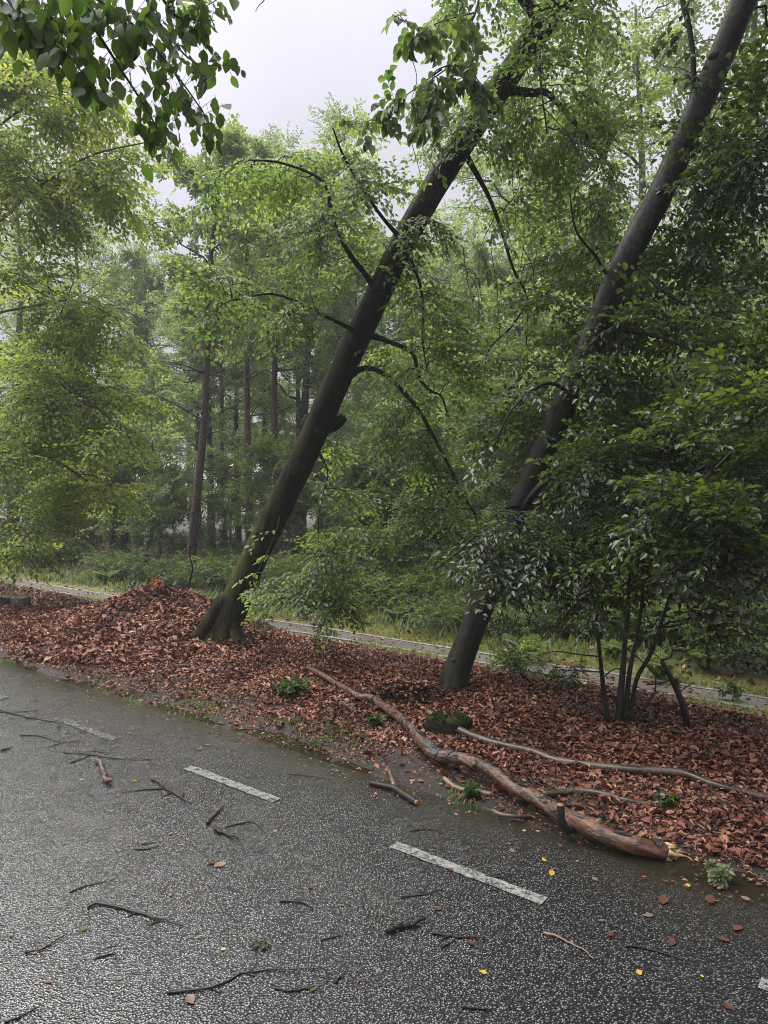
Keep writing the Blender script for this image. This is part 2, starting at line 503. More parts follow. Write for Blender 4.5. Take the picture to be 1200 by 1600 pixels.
M['old_bark'] = bark('flaking_bark', [(.012, .010, .010), (.03, .027, .026), (.10, .095, .095)], (.3, .6), 18, 0.8, 0.8, 0.01)
M['grey_timber'] = bark('weathered_timber', [(.05, .045, .042), (.10, .092, .085), (.16, .15, .14)], (.4, .7), 14, 0.3, 0.5, 0.006)


def asphalt_nodes(nt, marking=False):
    v = posvec(nt)
    vo = nd(nt, 'TexVoronoi', {'Vector': v, 'Scale': 125.0, 'Randomness': 1.0})
    d1 = vo.outputs['Distance']
    vc = vo.outputs['Color']
    rnd = nd(nt, 'SeparateXYZ', {0: vc}).outputs[0]
    vo2 = nd(nt, 'TexVoronoi', {'Vector': v, 'Scale': 320.0}).outputs['Distance']
    big = noise(nt, 0.8, 5.0, v)
    mid = noise(nt, 6.0, 4.0, v)
    # height: rounded stones of different heights standing out of the binder
    h = math_(nt, 'SUBTRACT', 1.0, math_(nt, 'MULTIPLY', d1, 1.35))
    h = math_(nt, 'MULTIPLY', h, math_(nt, 'MULTIPLY_ADD', rnd, 0.8, 0.35))
    h = math_(nt, 'MULTIPLY_ADD', vo2, -0.12, h)
    h = math_(nt, 'MULTIPLY_ADD', mid, 0.25, h)
    stone = ramp(nt, rnd, [(0.0, (.023, .0235, .026)), (0.25, (.049, .050, .054)), (0.50, (.086, .088, .094)), (0.74, (.122, .125, .131)), (0.92, (.170, .173, .180)), (1.0, (.25, .252, .256))])
    gap = ramp(nt, math_(nt, 'MULTIPLY_ADD', noise(nt, 60.0, 3.0, v), .25, d1), [(0.40, (0, 0, 0)), (0.58, (1, 1, 1))])
    c = mixc(nt, gap, stone, (.012, .012, .0125))
    c = mixc(nt, ramp(nt, big, [(.4, (0, 0, 0)), (.65, (.35,) * 3)]), c, (.022, .022, .022))
    r = nd(nt, 'MapRange', {0: math_(nt, 'MULTIPLY_ADD', big, .6, math_(nt, 'MULTIPLY', mid, .4)), 1: .38, 2: .62, 3: .14, 4: .34}).outputs[0]
    return v, c, r, h, gap, rnd, mid


m, nt = new_mat('wet_asphalt')
v, c, r, h, d1, rnd, mid = asphalt_nodes(nt)
sx = nd(nt, 'VectorMath', {0: v, 1: (RN[0], RN[1], 0)}, operation='DOT_PRODUCT').outputs['Value']
edge = nd(nt, 'MapRange', {0: math_(nt, 'MULTIPLY_ADD', noise(nt, 2.3, 5.0, v), 0.9, sx), 1: 3.25, 2: 3.8}).outputs[0]
c = mixc(nt, math_(nt, 'MULTIPLY', edge, .85), c, mixc(nt, noise(nt, 40, 3, v), (.012, .011, .008), (.035, .032, .016)))
keep = nd(nt, 'MapRange', {0: d1, 3: 1.0, 4: 0.05}).outputs[0]  # gloss lowered in the stone gaps, standing in for their occlusion
b = finish(nt, c, r, h, 0.8, 0.004, .9)
nt.links.new(math_(nt, 'MULTIPLY', keep, .95), b.inputs['Specular IOR Level'])
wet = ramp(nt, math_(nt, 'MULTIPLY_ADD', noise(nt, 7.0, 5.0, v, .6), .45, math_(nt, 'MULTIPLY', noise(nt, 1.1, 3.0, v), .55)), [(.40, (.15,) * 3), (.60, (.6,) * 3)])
# sky sheen put into the gloss coat, stronger towards the far left
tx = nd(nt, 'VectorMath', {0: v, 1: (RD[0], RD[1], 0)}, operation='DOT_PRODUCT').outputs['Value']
sheen = nd(nt, 'MapRange', {0: math_(nt, 'MULTIPLY_ADD', noise(nt, 1.3, 4.0, v), 1.6, tx), 1: 1.2, 2: 2.8, 3: .08, 4: 2.6}).outputs[0]
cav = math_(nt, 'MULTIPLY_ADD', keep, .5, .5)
nt.links.new(math_(nt, 'MULTIPLY', math_(nt, 'MULTIPLY_ADD', wet, .6, .4), math_(nt, 'MULTIPLY', sheen, cav)), b.inputs['Coat Weight'])
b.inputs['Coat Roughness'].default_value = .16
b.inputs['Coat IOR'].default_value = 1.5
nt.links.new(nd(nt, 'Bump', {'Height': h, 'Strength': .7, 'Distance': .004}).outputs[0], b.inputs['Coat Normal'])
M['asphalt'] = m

m, nt = new_mat('worn_road_paint')
v, c, r, h, d1, rnd, mid = asphalt_nodes(nt)
wear = noise(nt, 26.0, 5.0, v, 0.7)
wv = math_(nt, 'ADD', math_(nt, 'MULTIPLY', rnd, 0.25), wear)
oi = nd(nt, 'ObjectInfo')
wv = math_(nt, 'SUBTRACT', wv, math_(nt, 'MULTIPLY', nd(nt, 'SeparateColor', {0: oi.outputs['Color']}).outputs[0], 0.0))
pt = ramp(nt, wv, [(0.46, (0.05, .05, .05)), (0.74, (.85,) * 3)])
c = mixc(nt, pt, c, mixc(nt, noise(nt, 140, 2, v), (.20, .20, .185), (.37, .37, .34)))
finish(nt, c, math_(nt, 'MULTIPLY_ADD', pt, .2, .25), h, 0.8, 0.004, 0.5)
M['paint'] = m
m, nt = new_mat('faded_road_paint')
v, c, r, h, d1, rnd, mid = asphalt_nodes(nt)
wear = noise(nt, 18.0, 5.0, v, 0.7)
wv = math_(nt, 'ADD', math_(nt, 'MULTIPLY', rnd, 0.3), wear)
pt = ramp(nt, wv, [(0.66, (0, 0, 0)), (0.86, (.6, .6, .6))])
c = mixc(nt, pt, c, (.42, .42, .36))
finish(nt, c, r, h, 0.9, 0.005, 0.55)
M['faded_paint'] = m

# forest floor: black wet soil, leaf mould, greener towards the path, brown under the wood
m, nt = new_mat('forest_floor')
v = posvec(nt)
n1 = noise(nt, 3.0, 6.0, v); n2 = noise(nt, 28.0, 6.0, v, .7); n3 = noise(nt, 1.1, 4.0, v)
mould = ramp(nt, n2, [(.3, (.014, .009, .007)), (.5, (.040, .020, .014)), (.68, (.085, .036, .022)), (.8, (.14, .06, .038))])
soil = ramp(nt, n2, [(.3, (.010, .008, .007)), (.6, (.024, .019, .016)), (.8, (.045, .036, .03))])
sx = nd(nt, 'VectorMath', {0: v, 1: (RN[0], RN[1], 0)}, operation='DOT_PRODUCT').outputs['Value']
sw = math_(nt, 'MULTIPLY_ADD', math_(nt, 'SUBTRACT', n1, .5), 1.4, sx)
a = nd(nt, 'MapRange', {0: sw, 1: 3.6, 2: 4.2}).outputs[0]
c = mixc(nt, a, soil, mould)
verge = math_(nt, 'MULTIPLY', nd(nt, 'MapRange', {0: sw, 1: 6.5, 2: 7.0}).outputs[0], nd(nt, 'MapRange', {0: sw, 1: 8.7, 2: 8.1}).outputs[0])
gcol = ramp(nt, n2, [(.3, (.045, .045, .014)), (.55, (.12, .115, .032)), (.75, (.22, .19, .075))])
c = mixc(nt, verge, c, gcol)
wood = ramp(nt, noise(nt, 9.0, 6.0, v, .7), [(.3, (.02, .022, .010)), (.5, (.045, .042, .018)), (.62, (.075, .05, .03)), (.78, (.11, .085, .045))])
c = mixc(nt, nd(nt, 'MapRange', {0: sw, 1: 8.2, 2: 8.9}).outputs[0], c, wood)
finish(nt, c, nd(nt, 'MapRange', {0: n1, 1: .3, 2: .7, 3: .35, 4: .7}).outputs[0], math_(nt, 'MULTIPLY_ADD', n2, .5, n1), 0.9, 0.03, .45)
M['floor'] = m

m, nt = new_mat('leaf_mould')
v = posvec(nt)
n2 = noise(nt, 30.0, 6.0, v, .7)
finish(nt, ramp(nt, n2, [(.3, (.022, .010, .007)), (.55, (.07, .026, .017)), (.75, (.13, .05, .032))]), .5, n2, .9, .03)
M['mould'] = m

m, nt = new_mat('path_surface')
v = posvec(nt)
n2 = noise(nt, 45, 5, v, .7); n1 = noise(nt, 2.2, 4, v)
c = ramp(nt, n2, [(.3, (.05, .045, .038)), (.55, (.12, .11, .095)), (.75, (.21, .19, .165))])
c = mixc(nt, ramp(nt, n1, [(.45, (0, 0, 0)), (.65, (.6,) * 3)]), c, (.06, .045, .03))
finish(nt, c, .5, n2, .8, .01, .35)
M['path'] = m
m, nt = new_mat('concrete_edging')
v = posvec(nt)
n2 = noise(nt, 12, 6, v, .7)
finish(nt, ramp(nt, n2, [(.3, (.08, .08, .068)), (.5, (.19, .19, .17)), (.75, (.33, .33, .30))]), .45, n2, .4, .006)
M['edging'] = m

m, nt = new_mat('puddle_water')
v = posvec(nt)
n2 = noise(nt, 14, 3, v)
b = finish(nt, mixc(nt, noise(nt, 3, 4, v), (.012, .010, .007), (.026, .022, .014)), .08, n2, .10, .01, .5)
M['water'] = m

m, nt = new_mat('mossy_stone')
v = objvec(nt)
n1 = noise(nt, 8, 6, v); n2 = noise(nt, 40, 4, v)
nz = nd(nt, 'SeparateXYZ', {0: nd(nt, 'NewGeometry').outputs['Normal']}).outputs[2]
g = nd(nt, 'MapRange', {0: math_(nt, 'MULTIPLY_ADD', n1, 1.6, nz), 1: 1.45, 2: 1.95}).outputs[0]
finish(nt, mixc(nt, g, ramp(nt, n2, [(.3, (.004, .004, .0035)), (.7, (.018, .015, .012))]), ramp(nt, n2, [(.3, (.02, .028, .005)), (.7, (.06, .07, .012))])), .9, math_(nt, 'MULTIPLY_ADD', n2, .4, n1), .9, .02, .15)
M['stump'] = m

# ------------------------------------------------------------------ the setting
def grid_obj(name, ss, ts, zf, mat, dx=None):
    ss = np.asarray(ss, float); ts = np.asarray(ts, float)
    A, B = np.meshgrid(ss, ts, indexing='ij')
    if dx is not None: A = A + dx(A, B)
    z = zf(A, B) if callable(zf) else np.full_like(A, zf)
    v = np.stack([A * RN[0] + B * RD[0], A * RN[1] + B * RD[1], z], -1).reshape(-1, 3)
    n, k = A.shape
    i = np.arange(n - 1)[:, None] * k + np.arange(k - 1)[None, :]
    q = np.stack([i, i + k, i + k + 1, i + 1], -1).reshape(-1, 4)
    mb = MB(); mb.add(v, q)
    o = mb.build(name, mat)
    if o.data.polygons[0].normal.z < 0:
        o.data.flip_normals()
    return o


s_axis = np.concatenate([np.linspace(-400, -20, 12), np.linspace(-15, 2.5, 10), np.arange(3.0, 9.0, 0.06), np.linspace(9.1, 20, 60), np.linspace(22, 60, 25), np.linspace(75, 500, 16)])
t_axis = np.concatenate([np.linspace(-500, -15, 14), np.linspace(-12, -3.2, 14), np.arange(-3, 14, 0.08), np.linspace(14.3, 40, 60), np.linspace(44, 110, 20), np.linspace(130, 600, 14)])
tag(grid_obj('ground', s_axis, t_axis, gz_st, M['floor']), kind='structure')

road_t = np.concatenate([np.linspace(-300, -8, 20), np.arange(-6, 16, 0.12), np.linspace(17, 60, 40), np.linspace(70, 400, 16)])
road_s = np.concatenate([np.linspace(-3.3, 2.6, 14), np.linspace(2.8, 3.38, 8)])


def road_edge(A, B):
    k = sstep(2.9, 3.38, A)
    return k * (0.10 * vnoise(B * 1.3, A * 0, 11) + 0.06 * vnoise(B * 4.7, A * 0, 12))


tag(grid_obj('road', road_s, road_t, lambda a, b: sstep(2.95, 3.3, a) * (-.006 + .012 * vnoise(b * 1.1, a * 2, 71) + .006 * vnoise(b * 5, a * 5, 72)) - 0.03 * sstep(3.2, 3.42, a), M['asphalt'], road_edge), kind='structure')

for k in range(-3, 12):
    t1 = 0.43 + 1.58 * k
    if k < 0 and t1 < -3: continue
    mb = MB(); nn = 28
    tt = np.linspace(t1 - 0.78, t1, nn)
    e0 = 2.670 + 0.008 * vnoise(tt * 30, tt * 0, k + 30); e1 = 2.735 + 0.008 * vnoise(tt * 30, tt * 0 + 9, k + 60)
    a = np.array([[*xy(p_, q_), 0.004] for p_, q_ in zip(e0, tt)]); b = np.array([[*xy(p_, q_), 0.004] for p_, q_ in zip(e1, tt)])
    i = np.arange(nn - 1)
    mb.add(np.vstack([a, b]), np.stack([i, i + nn, i + nn + 1, i + 1], -1))
    o = tag(mb.build('road_marking', M['faded_paint'] if k >= 3 else M['paint']), kind='structure')
    if o.data.polygons[0].normal.z < 0: o.data.flip_normals()

# path with its two concrete edgings, each edging block a part
PS0, PS1 = 7.24, 7.58
path = tag(grid_obj('path', np.linspace(PS0, PS1, 6), np.concatenate([np.linspace(-60, -4, 20), np.arange(-3.9, 26, .2), np.linspace(27, 120, 40)]), -DROP + 0.012, M['path']), kind='structure')


def block_mesh(L, W, Hh):
    mb = MB()
    x, y = L / 2, W / 2; c_ = 0.006
    v = [(-x, -y, 0), (x, -y, 0), (x, y, 0), (-x, y, 0), (-x, -y, Hh - c_), (x, -y, Hh - c_), (x, y, Hh - c_), (-x, y, Hh - c_), (-x + c_, -y + c_, Hh), (x - c_, -y + c_, Hh), (x - c_, y - c_, Hh), (-x + c_, y - c_, Hh)]
    q = [(0, 1, 5, 4), (1, 2, 6, 5), (2, 3, 7, 6), (3, 0, 4, 7), (4, 5, 9, 8), (5, 6, 10, 9), (6, 7, 11, 10), (7, 4, 8, 11), (8, 9, 10, 11)]
    mb.add(v, q)
    return mb.mesh('edging_block', M['edging'], smooth=False)


eb = block_mesh(0.985, 0.045, 0.12)
for sp_ in (PS0 - 0.035, PS1 + 0.035):
    for k in range(-3, 27):
        p_ = xy(sp_ + RNG.normal(0, .004), k + 0.5)
        o = link('edging_block', eb, path, (p_[0], p_[1], -DROP - 0.098 + RNG.normal(0, .004)))
        o.rotation_euler = (RNG.normal(0, .01), RNG.normal(0, .004), math.atan2(RD[1], RD[0]) + RNG.normal(0, .006))


def puddle(t0, t1, s0, s1, z):
    o = grid_obj('puddle', np.linspace(s0, s1, 4), np.linspace(t0, t1, 20), z, M['water'])
    return tag(o, kind='structure')


puddle(2.7, 6.3, 3.2, 3.95, -0.029)
puddle(-2.2, 1.7, 3.1, 3.95, -0.017)
puddle(6.8, 10.5, 3.2, 3.9, -0.031)

# ------------------------------------------------------------------ leaves and sprays
def spray_templates(nvar, main=10, sides=4, sleaf=5, seed=1):
    """a flat twig with leaves left and right: leaf places, directions, normals and twig lines in the twig's own frame"""
    r = np.random.default_rng(seed)
    out = []
    for _ in range(nvar):
        pos, dr, nr, sc, sa, sb = [], [], [], [], [], []

        def put(o, ang, k):
            pos.append((o[0], o[1], -0.18 * o[0] ** 2 - .15 * abs(o[1]) + r.normal(0, .012)))
            dr.append((math.cos(ang), math.sin(ang), -0.12 + r.normal(0, .17)))
            nr.append((r.normal(0, .2), r.normal(0, .2), 1.0)); sc.append(k)

        def seg(a_, b_):
            sa.append((a_[0], a_[1], -0.18 * a_[0] ** 2 - .15 * abs(a_[1]))); sb.append((b_[0], b_[1], -0.18 * b_[0] ** 2 - .15 * abs(b_[1])))
        sgn = 1
        for k in range(main):
            x = 0.10 + 0.90 * k / (main - 1)
            put((x, 0.02 * sgn), sgn * (0.85 - 0.35 * x) + r.normal(0, .2), r.uniform(.75, 1.15) * (1 - .25 * (x > .92)))
            sgn = -sgn
        for a_, b_ in zip(np.linspace(0, .8, 5), np.linspace(.2, 1, 5)): seg((a_, 0), (b_, 0))
        for j in range(sides):
            x0 = 0.12 + 0.62 * j / max(sides - 1, 1) + r.normal(0, .03)
            sg = 1 if j % 2 else -1
            an = sg * (0.8 + r.normal(0, .12)); L = (0.55 - 0.3 * x0) * r.uniform(.75, 1.15)
            e = (x0 + L * math.cos(an), L * math.sin(an)); seg((x0, 0), e)
            s2 = 1
            for k in range(sleaf):
                f = 0.25 + 0.75 * k / (sleaf - 1)
                put((x0 + f * L * math.cos(an), f * L * math.sin(an)), an + s2 * .75 + r.normal(0, .2) if k < sleaf - 1 else an, r.uniform(.7, 1.1)); s2 = -s2
        out.append([np.array(a_, float) for a_ in (pos, dr, nr, sc, sa, sb)])
    return out


SPR = spray_templates(7, main=10, sides=4, sleaf=4)
SPR_SMALL = spray_templates(5, main=7, sides=2, sleaf=3, seed=3)


class Foliage:
    def __init__(self):
        self.pos = []; self.d = []; self.n = []; self.ln = []; self.a = []; self.b = []; self.r = []

    def sprays(self, O, D, N, L, leaf, rng, tpl=None, twig_r=0.0018, hang=0.0):
        tpl = tpl or SPR
        O = np.asarray(O, float); D = unit(D); N = np.asarray(N, float)
        N = unit(N - D * np.sum(N * D, -1, keepdims=True)); Sd = np.cross(N, D)
        pick = rng.integers(0, len(tpl), len(O))
        L = np.broadcast_to(L, (len(O),))
        for k, (tp, td, tn, ts, ta, tb) in enumerate(tpl):
            ix = np.where(pick == k)[0]
            if not len(ix): continue
            fr = np.stack([D[ix], Sd[ix], N[ix]], 1)
            l = L[ix][:, None, None]
            n = len(ix) * len(tp)
            pos = (O[ix][:, None, :] + l * np.einsum('mk,nkj->nmj', tp, fr)).reshape(n, 3)
            d = np.einsum('mk,nkj->nmj', td, fr).reshape(n, 3) + rng.normal(0, .12, (n, 3)); d[:, 2] -= hang
            nn = np.einsum('mk,nkj->nmj', tn, fr).reshape(n, 3) + rng.normal(0, .12, (n, 3))
            self.pos.append(pos); self.d.append(unit(d)); self.n.append(nn)
            self.ln.append(np.tile(ts, len(ix)) * leaf * rng.uniform(.8, 1.15, n))
            if twig_r:
                a = (O[ix][:, None, :] + l * np.einsum('mk,nkj->nmj', ta, fr)).reshape(-1, 3)
                b = (O[ix][:, None, :] + l * np.einsum('mk,nkj->nmj', tb, fr)).reshape(-1, 3)
                self.a.append(a); self.b.append(b); self.r.append(np.full(len(a), twig_r))

    def arrays(self):
        return [np.concatenate(x) for x in (self.pos, self.d, self.n, self.ln)]


def leaf_mesh(name, mat, detail=False, curl=.14, fold=.10, wid=1.0, wave=.02):
    mb = MB()
    if not detail:
        leaf_faces(mb, np.zeros((1, 3)), np.array([[1.0, 0, 0]]), np.array([[0, 0, 1.0]]), 1.0, 0.62, .2, .15, True)
    else:
        xs = np.array([0, .1, .25, .42, .6, .76, .9, 1.0]); ws = np.array([0.02, .17, .29, .325, .285, .20, .10, .0])
        ws = ws * wid * (1 + 0.05 * np.array([0, 1, -1, 1, -1, 1, -1, 0]))
        mid = np.stack([xs, 0 * xs, -curl * xs ** 2], 1)
        l = np.stack([xs + .03, ws, fold * ws - curl * xs ** 2 + wave * np.sin(xs * 19)], 1); r = np.stack([xs + .03, -ws, fold * ws - curl * xs ** 2 - wave * np.sin(xs * 17)], 1)
        n = len(xs); i = np.arange(n - 1)
        mb.add(np.vstack([mid, l, r]), np.vstack([np.stack([i, i + 1, i + 1 + n, i + n], -1), np.stack([i, i + 2 * n, i + 1 + 2 * n, i + 1], -1)]))
        tube(mb, [(-.16, 0, .03), (-.05, 0, .005), (0.02, 0, 0)], .012, 4)
    return mb.mesh(name, mat)


def frame_matrix(pos, d, n, sc):
    d = unit(d); n = unit(n - d * (n @ d)); s_ = np.cross(n, d)
    m_ = Matrix(((d[0], s_[0], n[0], pos[0]), (d[1], s_[1], n[1], pos[1]), (d[2], s_[2], n[2], pos[2]), (0, 0, 0, 1)))
    return m_ @ Matrix.Diagonal((sc, sc, sc, 1))


def in_view(p, margin=0):
    q = p - CAMP
    dep = q @ C_FWD
    u = 600 + FPX * (q @ C_RT) / np.maximum(dep, .1); v = 800 - FPX * (q @ C_UP) / np.maximum(dep, .1)
    return (dep > .3) & (u > -margin) & (u < 1200 + margin) & (v > -margin) & (v < 1600 + margin), dep, u, v


def put_foliage(root, fol, base, mat, lmesh=None, nparts=300, wratio=.62):
    """the leaves that show largest become parts of their own, the rest one part"""
    pos, d, n, ln = fol.arrays()
    base = np.asarray(base, float)
    keep = np.ones(len(pos), bool)
    if lmesh is not None and nparts:
        vis, dep, u, v = in_view(pos)
        score = np.where(vis, ln / np.maximum(dep, .2), 0)
        ix = np.argsort(-score)[:nparts]; ix = ix[score[ix] > 0]
        for i in ix:
            o = link('leaf', lmesh[i % len(lmesh)] if isinstance(lmesh, list) else lmesh, root)
            o.matrix_basis = frame_matrix(pos[i] - base, d[i], n[i], ln[i])
        keep[ix] = False
    if keep.any():
        mb = MB()
        k = int(keep.sum())
        leaf_faces(mb, pos[keep] - base, d[keep], n[keep], ln[keep], ln[keep] * wratio * RNG.uniform(.85, 1.15, k), RNG.uniform(.05, .3, k), RNG.uniform(-.05, .3, k), fine=lmesh is not None)
        tag(mb.build('foliage', mat, root), kind='stuff')
    if fol.a:
        mb = MB(); sticks(mb, np.concatenate(fol.a) - base, np.concatenate(fol.b) - base, np.concatenate(fol.r))
        return mb
    return MB()


DENS = .62


class HeroTree:
    """a tree near the camera: trunk and limbs set out by hand, boughs and leaf sprays grown from them"""

    def __init__(self, name, label, cat, base, seed):
        self.base = np.asarray(base, float); self.root = thing(name, label, cat, self.base)
        self.rng = np.random.default_rng(seed); self.nodes = []; self.fol = Foliage(); self.bmb = MB()

    def stem(self, name, pts, r0, r1, mat, n=24, seg=10, bump=.12, seed=1, node=True, power=1.0, **kw):
        c = smooth_path(pts, n); k = np.linspace(0, 1, n) ** power
        mb = MB(); rr = r0 * (1 - k) + r1 * k
        if name == 'limb': rr = rr * (1 + .9 * np.exp(-np.linspace(0, 1, n) * 16))
        tube(mb, c - self.base, rr, seg, bump, seed, **kw)
        o = mb.build(name, mat, self.root)
        if node: self.nodes.append(c[max(1, n // 5):])
        return o

    def zone(self, c, rad, nb, ns=8, L=.44, leaf=.054, droop=.22, hang=.12, tpl=None, reach=99, r=.008):
        rng = self.rng; nb = max(2, int(round(nb * DENS))); rad = np.asarray(rad) * 1.12; nodes = np.concatenate(self.nodes)
        O, D, N = [], [], []
        for _ in range(nb):
            q = rng.normal(0, 1, 3); q = q / np.linalg.norm(q) * rng.uniform(.25, 1) ** .5
            e = np.asarray(c) + q * np.asarray(rad)
            dist = np.linalg.norm(nodes - e, axis=1) * rng.uniform(.8, 1.3, len(nodes))
            a = nodes[np.argmin(dist)]
            ln = np.linalg.norm(e - a)
            if ln > reach: a = e + (a - e) / ln * reach; ln = reach
            mid = (a + e) / 2 + np.array([0, 0, .16 * ln]) + rng.normal(0, .07 * ln, 3)
            k = np.linspace(0, 1, 12)[:, None]
            p = (1 - k) ** 2 * a + 2 * k * (1 - k) * mid + k * k * e
            p[1:-1] += rng.normal(0, .012 + .01 * ln, (10, 3))
            tube(self.bmb, p - self.base, np.linspace(min(r * (0.6 + .5 * ln), .022), .0028, 12), 5, caps=False)
            tn = unit(np.gradient(p, axis=0))
            for j in range(ns):
                f = .28 + .72 * (j + rng.uniform(0, .8)) / ns
                x = min(f, 1) * 11; i = min(int(x), 10)
                pt = p[i] + (p[i + 1] - p[i]) * (x - i)
                t_ = tn[i]; side = np.cross(t_, [0, 0, 1.0]); side = unit(side + 1e-6) * (1 if j % 2 else -1)
                d = t_ * rng.uniform(.3, .9) + side * rng.uniform(.5, 1.0) + rng.normal(0, .2, 3); d[2] -= droop * rng.uniform(.2, 1.8)
                O.append(pt); D.append(d); N.append(np.array([rng.normal(0, .22), rng.normal(0, .22), 1.0]))
            O.append(p[-2]); D.append(tn[-1] + np.array([0, 0, -droop])); N.append(np.array([rng.normal(0, .3), rng.normal(0, .3), 1.0]))
        self.fol.sprays(O, D, N, rng.uniform(.7, 1.25, len(O)) * L, leaf, rng, tpl, hang=hang)

    def dress(self, step=3, L=.3, leaf=.065):
        rng = self.rng; O, D, N = [], [], []
        for c in self.nodes[1:]:
            for p_ in c[2::step]:
                if rng.random() < .75:
                    O.append(p_ + rng.normal(0, .02, 3)); D.append(np.array([rng.normal(0, 1), rng.normal(0, 1), -.35])); N.append(np.array([rng.normal(0, .3), rng.normal(0, .3), 1]))
        self.fol.sprays(O, D, N, rng.uniform(.6, 1.3, len(O)) * L, leaf, rng, SPR_SMALL, hang=.2)

    def pzone(self, u, v, d, ru, rv, rd, nb, **kw):
        c = P(u, v, d); k = d / FPX
        self.zone(c, (ru * k, rd, rv * k), nb, **kw)

    def finish(self, leafmat, lmesh, twmat, nparts=300):
        tw = put_foliage(self.root, self.fol, self.base, leafmat, lmesh, nparts)
        for a in (self.bmb,):
            if a.v:
                off = tw.n
                for v in a.v: pass
                tw.v += a.v; tw.q += [q + off for q in a.q]; tw.t += [t + off for t in a.t]; tw.n += a.n
        if tw.v: tag(tw.build('twigs', twmat, self.root), kind='stuff')


LM_BEECH = leaf_mesh('beech_leaf', M['beech_leaf']); LM_DARK = leaf_mesh('dark_leaf', M['dark_leaf'])
LM_BIG = [leaf_mesh('broad_leaf', M['bough_leaf'], True, *q) for q in ((.14, .10, 1.0, .02), (.34, .25, .85, .03), (-.12, .45, .92, .015), (.22, -.15, 1.08, .04))]

# ------------------------------------------------------------------ the leaning beech by the leaf heap
B1 = G(345, 1008)
t1 = HeroTree('leaning_beech', 'leaning dark trunked beech with mossy green foot beside the leaf heap', 'tree', B1, 11)
d0 = float((B1 - CAMP) @ C_FWD)
tr1 = [B1 + np.array([-.02, 0, -.12]), P(352, 985, d0), P(382, 905, d0 - .02), P(424, 817, d0 - .1), P(481, 700, d0 - .25), P(536, 575, d0 - .4), P(590, 462, d0 - .55), P(628, 382, d0 - .65), P(705, 250, d0 - .85), P(757, 172, d0 - 1.0), P(850, 35, d0 - 1.2), P(960, -130, d0 - 1.4), P(1060, -290, d0 - 1.6)]


def flare1(th, k):
    f = np.exp(-k * 22.0)
    rip = 1 + .30 * f * np.cos(3 * th + 1.0) + .18 * f * np.cos(5 * th + .4)
    return (1 + .95 * f) * rip * (1 + .012 * np.cos(4 * th + 3 * k))


t1.stem('trunk', tr1, .150, .106, M['wet_bark'], 220, 48, .085, 3, flare=flare1, freq=(1.5, 2.2))
t1.stem('stub', [P(512, 668, d0 - .3), P(528, 660, d0 - .32), P(537, 651, d0 - .34)], .075, .045, M['wet_bark'], 8, 12, .2, 5, node=False)
mb = MB()   # roots running out at the foot
root_dirs = [(-1.0, -.35), (.8, -.45)]
for k, (a, b) in enumerate(root_dirs):
    p0 = B1 + np.array([a * .04 + .10, b * .04, .50]); p1 = B1 + np.array([a * .21 + .01, b * .18, .13]); p2 = B1 + np.array([a * .50, b * .45, -.08])
    mb = MB(); tube(mb, smooth_path([p0, p1, p2], 9) - B1, np.linspace(.10, .055, 9), 16, .12, k)
    mb.build('root', M['wet_bark'], t1.root)
da = d0 - .35
t1.stem('limb', [P(548, 585, da), P(575, 575, da - .05), P(608, 590, da - .15), P(652, 638, da - .3), P(672, 672, da - .35), P(700, 725, da - .45), P(722, 770, da - .5), P(742, 803, da - .5)], .030, .009, M['wet_bark'], 40, 8, .25, 6)
t1.stem('limb', [P(578, 523, da), P(612, 535, da - .1), P(645, 553, da - .2), P(655, 590, da - .25), P(672, 610, da - .3), P(690, 620, da - .3), P(700, 650, da - .3)], .027, .008, M['wet_bark'], 36, 8, .25, 7)
t1.stem('limb', [P(640, 405, da - .3), P(655, 440, da - .35), P(661, 480, da - .35), P(660, 530, da - .4), P(668, 582, da - .4)], .019, .006, M['wet_bark'], 24, 7, .2, 8)
t1.stem('limb', [P(720, 230, d0 - .9), P(760, 300, d0 - .8), P(782, 355, d0 - .7), P(802, 420, d0 - .7), P(824, 468, d0 - .6), P(822, 540, d0 - .6)], .024, .007, M['wet_bark'], 30, 7, .2, 9)
t1.stem('limb', [P(825, 470, d0 - .6), P(800, 510, d0 - .5), P(765, 545, d0 - .5), P(755, 590, d0 - .5)], .012, .005, M['wet_bark'], 18, 6, .2, 10)
t1.stem('limb', [P(590, 460, d0 - .55), P(572, 430, d0 - .7), P(545, 395, d0 - .9), P(520, 345, d0 - 1.1), P(505, 285, d0 - 1.2), P(440, 255, d0 - 1.3), P(380, 250, d0 - 1.4)], .030, .008, M['wet_bark'], 36, 8, .25, 12)
t1.stem('limb', [P(632, 380, d0 - .7), P(590, 330, d0 - 1.0), P(540, 250, d0 - 1.2), P(520, 200, d0 - 1.3)], .022, .007, M['wet_bark'], 24, 7, .25, 13)
t1.stem('limb', [P(560, 520, d0 - .6), P(500, 490, d0 - .9), P(430, 460, d0 - 1.2), P(360, 470, d0 - 1.3)], .020, .006, M['wet_bark'], 24, 7, .25, 14)
t1.stem('limb', [P(780, 140, d0 - 1.0), P(830, 145, d0 - 1.1), P(860, 150, d0 - 1.0), P(930, 230, d0 - .9), P(960, 270, d0 - .9)], .045, .012, M['wet_bark'], 24, 9, .2, 15)
t1.stem('limb', [P(800, 105, d0 - 1.1), P(838, 60, d0 - 1.3), P(845, 130, d0 - 1.4), P(855, 210, d0 - 1.4)], .014, .006, M['wet_bark'], 20, 6, .2, 16)
t1.stem('limb', [P(440, 790, d0 - .1), P(432, 830, d0 - .4), P(410, 880, d0 - .5), P(390, 915, d0 - .5)], .009, .004, M['wet_bark'], 16, 5, .2, 17)
